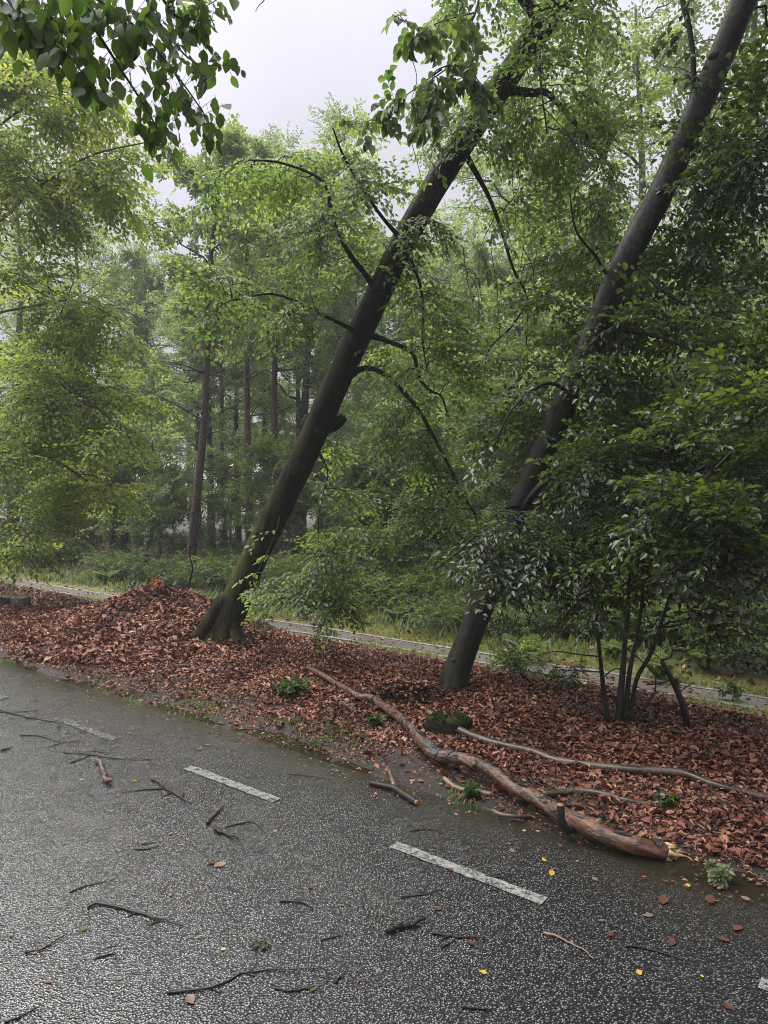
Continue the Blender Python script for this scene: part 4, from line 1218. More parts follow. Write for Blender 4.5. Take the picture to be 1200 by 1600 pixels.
for (u, d, s_) in [(90, 20, .9), (190, 21, .9), (250, 19, .8), (60, 26, 1), (140, 30, 1.1), (230, 26, 1.0), (420, 22, .9), (560, 17, .7), (640, 16, .75), (760, 16, .8), (690, 21, .9), (820, 14, .9), (880, 15, .95), (960, 13, .9), (1040, 12.5, .9), (1120, 12, .9), (1200, 11.5, .95), (1290, 12, 1), (580, 24, 1), (520, 28, 1), (360, 29, 1), (740, 26, 1), (860, 24, 1), (1000, 22, 1), (-40, 22, 1), (300, 36, 1.1), (80, 38, 1.1), (450, 34, 1.1)]:
    plant(T_under, u, d, s_ * RNG.uniform(.9, 1.1))
for (u, d, s_) in [(110, 19.5, .7), (135, 22, .8), (175, 20, .7), (190, 20.5, .75), (60, 21, .8), (270, 18, .7), (400, 17, .7), (455, 16, .7), (540, 14, .7), (600, 13.5, .75), (640, 13, .7), (700, 13, .7), (830, 12, .8), (845, 12.2, .8), (900, 12, .7), (1000, 11, .7), (1100, 11, .7), (1160, 10.5, .7), (20, 23, .8), (230, 22, .8), (350, 20, .8), (500, 19, .8), (580, 18, .8), (780, 15, .8), (940, 14, .8)]:
    plant(T_sap, u, d, s_ * RNG.uniform(.9, 1.2))

# ------------------------------------------------------------------ bushes, ferns, seedlings
def bush(name, label, cat, r, h, n, leaf, mat, seed):
    rng = np.random.default_rng(seed); root = thing(name, label, cat, (0, 0, 0)); mb = MB(); O, D, N = [], [], []
    for i in range(n):
        az = rng.uniform(0, 6.28); rr = r * rng.uniform(.2, 1); e = np.array([math.cos(az) * rr, math.sin(az) * rr, h * rng.uniform(.35, 1)])
        a = np.array([math.cos(az) * .06, math.sin(az) * .06, -.03]); m_ = (a + e) / 2 + np.array([0, 0, .15 * h])
        p = smooth_path([a, m_, e], 6); tube(mb, p, np.linspace(.006, .002, 6), 4, caps=False)
        for w in range(5):
            O.append(p[1 + w]); d = rng.normal(0, .8, 3) + np.array([math.cos(az), math.sin(az), .2]); D.append(d); N.append(np.array([rng.normal(0, .4), rng.normal(0, .4), 1]))
    fol = Foliage(); fol.sprays(O, D, N, rng.uniform(.6, 1.2, len(O)) * .3, leaf, rng, SPR_SMALL, twig_r=.0012)
    tw = put_foliage(root, fol, (0, 0, 0), mat, None, 0)
    mb.v += tw.v; mb.q += [q + mb.n for q in tw.q]; mb.n += tw.n
    tag(mb.build('twigs', M['stem_bark'], root), kind='stuff')
    return root


T_bush = bush('bush', 'low dark green bush along the far edge of the path', 'bush', 1.0, .8, 46, .06, M['bush_leaf'], 31)
T_brush = bush('bush', 'low dull bramble mound in front of the wood', 'bush', 1.3, .7, 50, .06, M['bush_leaf'], 32)
BU = 'bushes along the edge of the wood'
for k in range(84):
    if k < 44:
        u = RNG.uniform(-60, 1300); s_ = RNG.uniform(8.7, 10.6)
    else:
        u = RNG.uniform(-60, 1250); s_ = RNG.uniform(11.5, 18)
    a = (u - 600) / FPX
    d = s_ / (a * RN[0] + RN[1])
    plant(T_bush if RNG.random() < .5 else T_brush, u, d, RNG.uniform(.55, 1.05), group=BU)


def fern(name, label, seed, nf=9, L=.6):
    rng = np.random.default_rng(seed); root = thing(name, label, 'fern', (0, 0, 0))
    for i in range(nf):
        az = i / nf * 6.28 + rng.normal(0, .2); l = L * rng.uniform(.7, 1.1); mb = MB()
        k = np.linspace(0, 1, 12)
        p = np.stack([np.cos(az) * l * .7 * k ** 1.2, np.sin(az) * l * .7 * k ** 1.2, l * (1.3 * k - .65 * k ** 2.0)], 1)
        tube(mb, p, np.linspace(.004, .001, 12), 3, caps=False)
        tn = unit(np.gradient(p, axis=0)); pos, d, n, ln = [], [], [], []
        for j in range(2, 40):
            x = j / 40 * 11; ii = min(int(x), 10); pt = p[ii] + (p[ii + 1] - p[ii]) * (x - ii)
            sd = np.cross(tn[ii], [0, 0, 1]); sd = unit(sd)
            for sg in (-1, 1):
                pos.append(pt); d.append(sd * sg + tn[ii] * .35 + np.array([0, 0, -.15])); n.append(np.array([0, 0, 1.0]) + rng.normal(0, .15, 3)); ln.append(l * .26 * math.sin(math.pi * min(1, (j / 40) * .85 + .12)) + .01)
        ln = np.array(ln); leaf_faces(mb, np.array(pos), np.array(d), np.array(n), ln, ln * .16, .1, .25)
        mb.build('frond', M['fern_leaf'], root)
    return root


T_fern = fern('fern', 'pale green fern at the far side of the path', 33)
FE = 'ferns beside the path'
for (u, v, sc, lab) in [(822, 1032, .9, 'bright green fern beside the small bush, right of the second leaning beech'), (1030, 1062, .8, 'pale fern standing by the path behind the dark shrub stems'), (165, 913, 1.0, 'pale fern on the verge beyond the path, left of the leaf heap'), (1100, 1048, .8, None), (960, 1030, .7, None), (620, 972, .7, None), (1000, 1010, .7, None)]:
    g = G(u, v)
    d = float((g - CAMP) @ C_FWD)
    o = plant(T_fern, 600 + g[0] / g[1] * FPX, g[1], sc * .8, group=FE, label=lab or 'pale green fern in the verge along the far side of the path')


def sprig(u, v, h, label, mat, seed, n=5, leaf=.05, name='seedling', cat='seedling', spread=.5, group=None):
    rng = np.random.default_rng(seed); g = G(u, v); root = thing(name, label, cat, g, group)
    mb = MB(); fol = Foliage(); O, D, N = [], [], []
    for i in range(n):
        az = rng.uniform(0, 6.28); e = np.array([math.cos(az) * h * spread * rng.uniform(.3, 1), math.sin(az) * h * spread * rng.uniform(.3, 1), h * rng.uniform(.5, 1)])
        p = smooth_path([np.array([0, 0, -.02]), e * .5 + np.array([0, 0, .1 * h]), e], 6); tube(mb, p, np.linspace(.0035, .0012, 6), 4, caps=False)
        for w in (2, 3, 4, 5):
            O.append(g + p[w]); D.append(rng.normal(0, .7, 3) + np.array([math.cos(az), math.sin(az), 0])); N.append(np.array([rng.normal(0, .35), rng.normal(0, .35), 1]))
    fol.sprays(O, D, N, rng.uniform(.35, .6, len(O)) * h, leaf, rng, SPR_SMALL, twig_r=.001)
    lm = leaf_mesh('seedling_leaf', mat)
    tw = put_foliage(root, fol, g, mat, lm, 60)
    mb.v += tw.v; mb.q += [q + mb.n for q in tw.q]; mb.n += tw.n
    tag(mb.build('twigs', M['stem_bark'], root), kind='stuff')
    return root


sprig(800, 1052, .34, 'small yellow green bush beside the path, right of the second leaning beech', M['light_leaf'], 51, 16, .035, 'small_bush', 'bush', .8)
sprig(1128, 1376, .062, 'pale green leafy sprig lying at the road edge below the splintered branch end', M['pale_sprig'], 52, 6, .030, 'leafy_sprig', 'sprig', .7)
sprig(455, 1085, .11, 'low green seedling patch left of the upper end of the fallen branch', M['sprig_leaf'], 53, 12, .035, spread=1.3)
sprig(590, 1142, .10, 'tiny bright green seedling below the middle of the fallen branch', M['sprig_leaf'], 54, 4, .035)
sprig(735, 1245, .07, 'thin yellow green seedling in front of the fallen branch at the road edge', M['sprig_leaf'], 55, 4, .025, spread=.4)
sprig(820, 1062, .3, 'dark small leaved shrublet in front of the small yellow green bush', M['dark_leaf'], 56, 8, .03, spread=.8)
sprig(880, 1075, .22, 'dark low shrublet on the leaves between second leaning beech and shrub', M['dark_leaf'], 57, 9, .03, spread=1.0)
sprig(1145, 1098, .22, 'thin upright seedling on the verge between brown leaves and path at right', M['sprig_leaf'], 58, 3, .04, spread=.2)
sprig(1045, 1262, .05, 'dark fern like sprig among the thin twigs at lower right', M['dark_leaf'], 60, 6, .035, spread=1.2)
sprig(497, 1010, .30, 'dark wilted seedling standing on the leaves between the two leaning beeches', M['dark_leaf'], 61, 3, .04, spread=.3)


# ------------------------------------------------------------------ ground cover
def on_ground(n, s0, s1, t0, t1, dens=None, margin=60):
    s_ = RNG.uniform(s0, s1, n); t_ = RNG.uniform(t0, t1, n)
    x = s_ * RN[0] + t_ * RD[0]; y = s_ * RN[1] + t_ * RD[1]
    z = gz_st(s_, t_)
    vis, dep, u, v = in_view(np.stack([x, y, z], 1), margin + 0)
    ok = vis | ((dep > .5) & (np.abs(x / np.maximum(y, .1)) < .85))
    if dens is not None: ok &= RNG.random(n) < dens(s_, t_)
    return s_[ok], t_[ok], np.stack([x, y, z], 1)[ok]


HEAP = G(245, 990); HEAP = np.array([-2.62, 8.45, 0.0])
HEAP[2] = float(gz(HEAP[0], HEAP[1]))
hs, ht = st(HEAP[0], HEAP[1])


def heap_h(s_, t_):
    a = (t_ - ht) / 1.15; b = (s_ - hs) / .80
    a = np.where(a < 0, a * 1.15, a * .85); b = np.where(b < 0, b * .80, b)
    r = np.sqrt(a * a + b * b)
    return np.maximum(0, .52 * np.exp(-1.05 * r ** 1.75) + .06 * np.exp(-.3 * r * r) * vnoise(s_ * 3, t_ * 3, 4) - .035)


def fallen(pos, size, rng, tilt=.45, lift=(.0, .03), up=None):
    n = len(pos)
    az = rng.uniform(0, 6.28, n)
    N = np.stack([rng.normal(0, tilt, n), rng.normal(0, tilt, n), np.ones(n)], 1)
    if up is not None: N = N + up * .8
    D = np.stack([np.cos(az), np.sin(az), rng.normal(0, tilt * .7, n)], 1)
    p = pos.copy(); p[:, 2] += rng.uniform(lift[0], lift[1], n)
    return p, D, N, size * np.clip(rng.lognormal(-.12, .32, n), .35, 1.6)


def litter_d(s_, t_):
    n = vnoise(s_ * 1.6, t_ * 1.6, 21) + .5 * vnoise(s_ * 5, t_ * 5, 22)
    lo = 3.85 + .45 * vnoise(t_ * .8, t_ * 0, 23) + .25 * vnoise(t_ * 3, t_ * 0, 24)
    d = sstep(-.25, .35, s_ - lo) * (1 - sstep(6.5, 7.1, s_ + .5 * n))
    d = np.maximum(d, .8 * sstep(2.6, 1.2, t_) * sstep(3.5, 3.62, s_) * (s_ < 6))
    bare = sstep(.28, .5, vnoise(s_ * .9, t_ * .7, 25) + .4 * vnoise(s_ * 3, t_ * 3, 27))
    return d * (.97 - .35 * bare) + .05


mb = MB()
s_, t_, p_ = on_ground(240000, 3.35, 7.2, -5.5, 20, litter_d)
p_, D, N, ln = fallen(p_, .039, RNG, .28, (.0, .026))
n = len(p_); leaf_faces(mb, p_, D, N, ln, ln * RNG.uniform(.5, .68, n), RNG.uniform(-.1, .45, n), RNG.uniform(-.35, .45, n))
s_, t_, p_ = on_ground(16000, 7.9, 16, -8, 34, lambda a, b: .35 + .6 * (vnoise(a * .7, b * .7, 28) > .05))
p_, D, N, ln = fallen(p_, .075, RNG, .5, (.0, .04))
n = len(p_); leaf_faces(mb, p_, D, N, ln, ln * .6, RNG.uniform(-.1, .4, n), RNG.uniform(-.3, .4, n))
s_, t_, p_ = on_ground(9000, 2.7, 3.45, -4, 12, lambda a, b: .75 * sstep(2.75, 3.45, a) ** 2 * (vnoise(a * 3, b * 2, 31) > -.15))
p_[:, 2] = .003
p_, D, N, ln = fallen(p_, .019, RNG, .12, (.0, .004))
n = len(p_); leaf_faces(mb, p_, D, N, ln, ln * RNG.uniform(.3, .7, n), RNG.uniform(-.1, .3, n), RNG.uniform(-.2, .2, n))
s_, t_, p_ = on_ground(5000, 7.0, 7.9, -6, 26, lambda a, b: .2 + .6 * (vnoise(a * 4, b * 1.2, 77) > .0))
p_[:, 2] += .014
p_, D, N, ln = fallen(p_, .055, RNG, .2, (.0, .006))
n = len(p_); leaf_faces(mb, p_, D, N, ln, ln * .6, RNG.uniform(-.1, .3, n), RNG.uniform(-.2, .3, n))
s_, t_, p_ = on_ground(90000, 3.36, 4.6, -4.5, 13, lambda a, b: sstep(3.36, 3.6, a) * (.35 + .65 * (vnoise(a * 3, b * 3, 29) > -.1)))
p_, D, N, ln = fallen(p_, .020, RNG, .5, (.0, .012))
n = len(p_); leaf_faces(mb, p_, D, N, ln, ln * RNG.uniform(.3, .7, n), RNG.uniform(-.1, .4, n), RNG.uniform(-.3, .4, n))
tag(mb.build('leaf_litter', M['litter']), 'copper brown wet beech leaves covering the ground between road and path', 'leaf litter', kind='stuff')

mb = MB()   # fine dead twigs among the leaves
s_, t_, p_ = on_ground(3000, 3.6, 7.0, -4, 14)
n = len(p_); az = RNG.uniform(0, 6.28, n); hl = RNG.uniform(.03, .16, n)
d_ = np.stack([np.cos(az) * hl, np.sin(az) * hl, RNG.normal(0, .02, n)], 1); p_[:, 2] += .03
md = p_ + np.stack([-np.sin(az), np.cos(az), 0 * az], 1) * (RNG.normal(0, .18, n) * hl)[:, None]
rr_ = RNG.uniform(.0012, .0034, n); sticks(mb, p_ - d_, md, rr_); sticks(mb, md, p_ + d_, rr_ * .7)
tag(mb.build('litter_twigs', M['branch_wood']), 'fine dead twigs strewn over the brown leaves', 'twigs', kind='stuff')

# the heap of raked leaves
hp = thing('leaf_heap', 'tall heap of wet copper brown beech leaves left of the mossy leaning beech', 'leaf heap', HEAP)
mb = MB(); ga = np.linspace(-2.2, 1.6, 60); gb = np.linspace(-2.3, 2.3, 70)
A, B = np.meshgrid(ga, gb, indexing='ij')
z = gz_st(hs + A, ht + B) + heap_h(hs + A, ht + B) - .012
z = z - .25 * (heap_h(hs + A, ht + B) <= .004)
k = 70; i = np.arange(59)[:, None] * k + np.arange(69)[None, :]
v = np.stack([(hs + A) * RN[0] + (ht + B) * RD[0], (hs + A) * RN[1] + (ht + B) * RD[1], z], -1).reshape(-1, 3) - HEAP
mb.add(v, np.stack([i, i + k, i + k + 1, i + 1], -1).reshape(-1, 4))
o = mb.build('heap_core', M['mould'], hp)
mb = MB(); n = 22000
s_ = hs + RNG.uniform(-2.1, 1.5, n); t_ = ht + RNG.uniform(-2.2, 2.2, n); h_ = heap_h(s_, t_); ok = h_ > .01; s_, t_, h_ = s_[ok], t_[ok], h_[ok]
e = .05
gx = (heap_h(s_ + e, t_) - heap_h(s_ - e, t_)) / (2 * e); gy = (heap_h(s_, t_ + e) - heap_h(s_, t_ - e)) / (2 * e)
up = -(gx[:, None] * np.array([*RN, 0]) + gy[:, None] * np.array([*RD, 0]))
p_ = np.stack([s_ * RN[0] + t_ * RD[0], s_ * RN[1] + t_ * RD[1], gz_st(s_, t_) + h_], 1)
p_, D, N, ln = fallen(p_, .056, RNG, .42, (.0, .035), up)
n = len(p_); leaf_faces(mb, p_ - HEAP, D, N, ln, ln * RNG.uniform(.5, .68, n), RNG.uniform(-.1, .45, n), RNG.uniform(-.35, .45, n))
tag(mb.build('heap_leaves', M['litter'], hp), kind='stuff')


def blades(name, mat, label, n, s0, s1, t0, t1, dens, h, wd=.006):
    s_, t_, p_ = on_ground(n, s0, s1, t0, t1, dens)
    m_ = len(p_); az = RNG.uniform(0, 6.28, m_); hh = h * RNG.uniform(.4, 1.2, m_); le = RNG.uniform(.2, .9, m_)
    d = np.stack([np.cos(az) * le, np.sin(az) * le, np.ones(m_)], 1); d = unit(d)
    sd = np.stack([-np.sin(az), np.cos(az), 0 * az], 1) * wd * .5
    a = p_ + np.array([0, 0, -.01]); m1 = a + d * hh[:, None] * .6; tip = a + d * hh[:, None] + np.stack([np.cos(az), np.sin(az), -.5 + 0 * az], 1) * hh[:, None] * .3 * le[:, None]
    v = np.stack([a - sd, a + sd, m1 + sd * .8, m1 - sd * .8, tip], 1)
    ix = np.arange(m_)[:, None] * 5
    mb = MB(); mb.add(v, (ix[:, None] + np.array([[0, 1, 2, 3]])).reshape(-1, 4), (ix[:, None] + np.array([[3, 2, 4]])).reshape(-1, 3))
    tag(mb.build(name, mat), label, 'grass', kind='stuff')


blades('grass', M['grass'], 'short yellow green grass on the verges of the path', 90000, 6.4, 8.7, -6, 28,
       lambda a, b: np.where((a > PS0 + .03 * vnoise(b * 2, b * 0, 78) + .0) & (a < PS1 + .05 * vnoise(b * 2, b * 0, 79)), 0.0, sstep(-.12, .25, vnoise(a * 1.3, b * 1.3, 41) + .3 * vnoise(a * 6, b * 6, 42) + .12) * (.45 + .55 * sstep(6.5, 6.95, a))),   .105, .008)
blades('road_edge_grass', M['edge_grass'], 'bright wet grass tufts along the edge of the road', 26000, 3.30, 3.95, 1.3, 16,
       lambda a, b: sstep(.02, .28, vnoise(a * 3.1, b * 1.5, 43) + .4 * vnoise(a * 9, b * 9, 44)) * (1 - sstep(3.7, 3.95, a)), .06, .006)
blades('moss_cover', M['moss'], 'green moss patches on the ground beside the path', 22000, 6.0, 7.1, -2, 14,
       lambda a, b: sstep(.24, .34, vnoise(a * 1.9, b * .9, 46) + .3 * vnoise(a * 7, b * 7, 47)), .03, .012)
blades('wood_undergrowth', M['bush_leaf'], 'low green undergrowth on the floor of the wood', 90000, 7.9, 20, -10, 45,
       lambda a, b: sstep(-.1, .3, vnoise(a * .6, b * .6, 48) + .5 * vnoise(a * 2, b * 2, 49) + .1), .22, .03)


def tufts(name, mat, label, u0, v0, ru, rv, n, h, wd):
    pass


# ------------------------------------------------------------------ fallen branches
def wood(name, label, cat, path, mat, seg=12, n=60, bump=.18, seed=1, part='stem', freq=(1.6, 7), flo=0.0):
    """path: (u, v of the lower edge, radius, lift)"""
    pts = []; rad = []
    for q in path:
        u, v, r = q[:3]; lf = q[3] if len(q) > 3 else 0.0
        g = G(u, v); r = r * (.88 if seed == 9 else 1)
        pts.append(g + np.array([0, 0, r * .8 + lf])); rad.append(r)
    base = np.array([*pts[0][:2], pts[0][2]])
    root = thing(name, label, cat, base)
    c = smooth_path(np.array(pts) - base, n); rr = np.interp(np.linspace(0, 1, n), np.linspace(0, 1, len(rad)), rad)
    mb = MB(); tube(mb, c, rr, seg, bump, seed, freq=freq); o = mb.build(part, mat, root)
    return root, c, rr, base, o


lg, lc, lr, lb, _ = wood('fallen_branch', 'thick wet brown fallen branch with a splintered pale end at the road edge', 'branch', [
    (480, 1054, .022, .05), (505, 1066, .026, .04), (530, 1080, .030, .03), (560, 1096, .032, .02), (578, 1100, .031, .03), (598, 1113, .036, .03), (628, 1140, .038, .05), (650, 1166, .040, .05), (668, 1186, .046, .04), (684, 1197, .052, .03), (705, 1203, .042, .05), (735, 1215, .040, .07), (770, 1233, .041, .07), (802, 1254, .041, .06), (826, 1264, .045, .05), (858, 1280, .043, .04), (900, 1302, .046, .03), (925, 1314, .055, .015), (955, 1324, .047, .01), (1000, 1334, .047, .005), (1046, 1342, .043, .0)],
    M['log_wood'], 30, 240, .26, 9, freq=(1.6, 11))
rngl = np.random.default_rng(5)


def at_log(f): 
    x = f * (len(lc) - 1); i = min(int(x), len(lc) - 2)
    return lc[i] + (lc[i + 1] - lc[i]) * (x - i), lr[i], unit(lc[i + 1] - lc[i])


# splintered end: fibres of fresh wood
ec, er, et = at_log(1.0)
mb = MB()
for k in range(70):
    a = rngl.uniform(0, 6.28); rr = er * math.sqrt(rngl.uniform(0, 1)) * .95
    sd = np.cross(et, [0, 0, 1]); sd = unit(sd); up = np.cross(sd, et)
    o = ec - et * .02 + sd * math.cos(a) * rr + up * math.sin(a) * rr
    ln = rngl.uniform(.02, .055) + (.07 if k % 9 == 0 else 0)
    tip = o + et * ln + rngl.normal(0, .006, 3)
    tube(mb, np.array([o, (o + tip) / 2, tip]), np.array([.010, .008, .002]) * rngl.uniform(.6, 1.3), 5, .2, k)
tag(mb.build('splintered_end', M['break_wood'], lg), 'pale splintered broken end')
mb = MB()   # curling flakes of loose bark
for k in range(60):
    f = rngl.uniform(.03, .97); q, r_, tn = at_log(f); sd = unit(np.cross(tn, [0, 0, 1.0])); up = np.cross(sd, tn); a = rngl.uniform(.1, 3.0)
    L_, w_ = rngl.uniform(.02, .07), rngl.uniform(.12, .35); c_ = np.linspace(-.5, .5, 4); v = []
    for i, x in enumerate(c_):
        for b_ in (-w_, 0, w_):
            rr = r_ * 1.07 + .0025 + .010 * max(0, x) * rngl.uniform(.3, 1.2) + abs(b_) * .006
            aa = a + b_ * (1 - abs(x) * rngl.uniform(.2, 1)); v.append(q + tn * L_ * x * 1.6 + rr * (math.cos(aa) * sd + math.sin(aa) * up))
    mb.add(v, [(3 * i + j, 3 * i + j + 1, 3 * i + j + 4, 3 * i + j + 3) for i in range(3) for j in range(2)])
tag(mb.build('bark_flakes', M['old_bark'], lg), kind='stuff')
# the short sawn stub standing up from the underside
f0_ = .70
q, r_, tn = at_log(.795)
mb = MB(); s0 = P(905, 1298, 3.55) - lb; s1 = P(882, 1294, 3.50) - lb; s2 = P(872, 1272, 3.47) - lb; s3 = P(871, 1253, 3.46) - lb
sp = smooth_path([q, s1, s2, s3], 20)
sp = smooth_path([q + np.array([0, 0, -.02]), q + np.array([-.05, -.07, -.02]), q + np.array([-.085, -.09, .04]), q + np.array([-.09, -.09, .115])], 20)
tube(mb, sp, np.linspace(.026, .019, 20), 12, .15, 6, caps=False); so = mb.build('stub', M['stem_bark'], lg)
mb = MB(); tube(mb, np.array([sp[-1] - np.array([0, 0, .002]), sp[-1] + np.array([0, 0, .002])]), .0185, 12); mb.build('sawn_end', M['cut_wood'], so)
# patches of old bark still clinging on
for f, w in ((.405, .06), (.43, .045), (.50, .03), (.975, .03)):
    mb = MB(); n_ = 10; ks = np.linspace(f - w / 3, f + w / 3, n_); c_ = np.array([at_log(min(k, 1))[0] for k in ks]); rr = np.array([at_log(min(k, 1))[1] for k in ks])
    T = unit(np.gradient(c_, axis=0)); Sd = unit(np.cross(T, [0, 0, 1.0])); Up = np.cross(Sd, T)
    th = np.linspace(.5, 2.6, 12); v = []
    for a_ in range(n_):
        wv = .9 * math.sin(math.pi * a_ / (n_ - 1)) ** .5
        for b_ in th:
            bb = 1.55 + (b_ - 1.55) * wv * rngl.uniform(.75, 1.1)
            R_ = rr[a_] * 1.07 + .004 + rngl.normal(0, .004)
            v.append(c_[a_] + R_ * (math.cos(bb) * Sd[a_] + math.sin(bb) * Up[a_]))
    i = np.arange(n_ - 1)[:, None] * 12 + np.arange(11)[None, :]
    mb.add(v, np.stack([i, i + 1, i + 13, i + 12], -1).reshape(-1, 4)); mb.build('bark_patch', M['old_bark'], lg)
# knots and snapped twigs on it
for f, a in ((.22, .6), (.33, 2.2), (.57, .3), (.66, 2.4), (.74, 1.2), (.86, 2.0)):
    q, r_, tn = at_log(f); sd = unit(np.cross(tn, [0, 0, 1.0])); up = np.cross(sd, tn); d = math.cos(a) * sd + math.sin(a) * up
    mb = MB(); tube(mb, np.array([q + d * r_ * .7, q + d * (r_ + .006), q + d * (r_ + .018) + tn * .006]), np.array([.026, .018, .010]), 9, .2, int(f * 100)); mb.build('knot', M['branch_wood'], lg)

wood('fallen_branch', 'long thin brown fallen branch lying across the leaves behind the thick one', 'branch', [(668, 1126, .022, .05), (700, 1142, .024, .03), (760, 1165, .026, .01), (830, 1180, .028), (872, 1194, .027), (960, 1206, .026), (1060, 1218, .024, .02), (1120, 1233, .024), (1200, 1252, .022), (1290, 1270, .02)], M['branch_wood'], 14, 90, .18, 12)
wood('fallen_branch', 'crooked brown branch lying between the two long fallen branches', 'branch', [(848, 1250, .017, .02), (880, 1242, .019), (905, 1240, .020), (940, 1245, .020), (975, 1254, .018), (1010, 1260, .016), (1032, 1262, .015)], M['branch_wood'], 12, 50, .2, 13)
wood('fallen_branch', 'forked slender branch at the right edge of the leaves', 'branch', [(1080, 1190, .006), (1092, 1212, .009), (1108, 1235, .010), (1135, 1256, .012), (1165, 1262, .012), (1230, 1264, .013)], M['branch_wood'], 10, 40, .2, 14)
wood('twig', 'pale bare twig curving up beside the long thin fallen branch', 'twig', [(1001, 1208, .005), (1008, 1228, .006), (1020, 1246, .006), (1034, 1258, .006)], M['pale_wood'], 8, 24, .2, 15)
wood('twig', 'pale bare twig snaking over the brown leaves at lower right', 'twig', [(1058, 1272, .005), (1085, 1286, .006), (1105, 1298, .006), (1130, 1304, .006), (1170, 1301, .004)], M['pale_wood'], 8, 30, .2, 16)
wood('twig', 'thin twig resting level between the slender fork and the crooked branch', 'twig', [(1040, 1244, .006), (1080, 1242, .006), (1125, 1244, .005)], M['branch_wood'], 8, 24, .2, 17)
wood('twig', 'thin brown twig crossing under the slender fork near the right edge', 'twig', [(1030, 1232, .006), (1075, 1250, .007), (1120, 1275, .007), (1185, 1285, .005)], M['branch_wood'], 8, 30, .2, 41)
wood('twig', 'thin dark twig slanting from the long thin branch towards the slender fork', 'twig', [(1092, 1185, .006, .02), (1115, 1205, .006, .01), (1150, 1216, .005), (1192, 1214, .004)], M['twig'], 8, 30, .2, 42)
wood('twig', 'fine pale twig lying between the thick fallen branch and the pale snaking twig', 'twig', [(985, 1290, .004), (1015, 1284, .005), (1050, 1292, .004)], M['pale_wood'], 7, 24, .2, 43)
wood('branch_piece', 'pale brown branch piece lying under the middle of the thick fallen branch', 'branch piece', [(693, 1224, .014, .02), (712, 1234, .016), (740, 1240, .015), (768, 1244, .014)], M['pale_wood'], 10, 26, .2, 18)
wood('branch_piece', 'bent twig piece lying on the mud in front of the thick fallen branch', 'branch piece', [(768, 1268, .010), (785, 1276, .011), (810, 1278, .010), (842, 1278, .008)], M['branch_wood'], 10, 26, .2, 19)
wood('branch_piece', 'short stub of branch under the mossy stump end of the long branch', 'branch piece', [(672, 1168, .013), (695, 1166, .015), (718, 1158, .014, .02)], M['branch_wood'], 10, 24, .2, 20)
fk, c_, r__, b_, _ = wood('forked_branch', 'dark forked branch piece with orange cut end at the road edge', 'branch piece', [(578, 1226, .014), (600, 1232, .016), (616, 1236, .018), (632, 1246, .018), (650, 1257, .016)], M['twig'], 12, 36, .2, 21)
mb = MB(); tube(mb, smooth_path([G(616, 1234) + np.array([0, 0, .02]) - b_, G(610, 1218) + np.array([0, 0, .03]) - b_, G(605, 1205) + np.array([0, 0, .03]) - b_], 10), np.linspace(.013, .007, 10), 8, .2, 4); mb.build('fork', M['pale_wood'], fk)
mb = MB(); tt_ = unit(c_[-1] - c_[-2]); tube(mb, np.array([c_[-1] - tt_ * .002, c_[-1] + tt_ * .006]), .0145, 10); mb.build('cut_end', M['cut_wood'], fk)
wood('stick', 'grey weathered stick half buried left of the thick fallen branch', 'stick', [(513, 1092, .016), (530, 1100, .018), (552, 1108, .015)], M['grey_timber'], 9, 20, .2, 22)
wood('stick', 'short thick black stick lying below the leaf heap', 'stick', [(274, 1044, .022), (290, 1044, .024), (309, 1045, .020)], M['twig'], 9, 20, .15, 23)
wood('stick', 'dark stick lying on the right slope of the leaf heap', 'stick', [(292, 966, .010, .30), (308, 972, .012, .24), (324, 980, .010, .16)], M['twig'], 8, 16, .2, 24)
wood('twig', 'pale thin twig leaning against the foot of the second leaning beech', 'twig', [(628, 1040, .004), (648, 1054, .005), (664, 1064, .005, .02), (672, 1074, .006, .02)], M['pale_wood'], 7, 24, .2, 25)
wood('twig', 'thin dark twig lying flat on the leaves between the beeches', 'twig', [(525, 1046, .005), (560, 1044, .006), (598, 1047, .004)], M['twig'], 7, 24, .2, 26)
wood('stick', 'dark crossed stick beside the low green seedlings', 'stick', [(410, 1082, .014), (440, 1074, .015), (470, 1062, .012)], M['twig'], 9, 24, .2, 27)
wood('twig', 'thin bent twig in front of the leaf heap', 'twig', [(195, 1058, .005), (225, 1052, .006), (255, 1050, .005), (300, 1042, .004)], M['branch_wood'], 7, 24, .2, 28)
wood('twig', 'dark wavy twig lying on the leaves left of the shrub stems', 'twig', [(892, 1102, .009), (920, 1110, .011), (945, 1112, .010)], M['stem_bark'], 8, 24, .2, 29)
wood('twig', 'long thin branch lying on the leaves behind the shrub', 'twig', [(870, 1076, .006), (905, 1084, .007), (930, 1090, .006)], M['pale_wood'], 8, 24, .2, 30)
wood('stick', 'dark broken stick near the right edge of the brown leaves', 'stick', [(1105, 1180, .012), (1120, 1168, .013), (1135, 1158, .010, .03)], M['stem_bark'], 8, 24, .2, 31)

# sticks standing in the leaf heap and the orange splinter on its top
top = HEAP + np.array([0, 0, .50]); hd = float((top - CAMP) @ C_FWD)


def stick3(name, label, cat, pts, r0, r1, mat, seed, parts=None):
    root = thing(name, label, cat, pts[0]); b0 = np.asarray(pts[0])
    mb = MB(); n_ = 24; tube(mb, smooth_path(np.array(pts) - b0, n_), np.linspace(r0, r1, n_), 8, .25, seed); mb.build('stem', mat, root)
    return root, b0


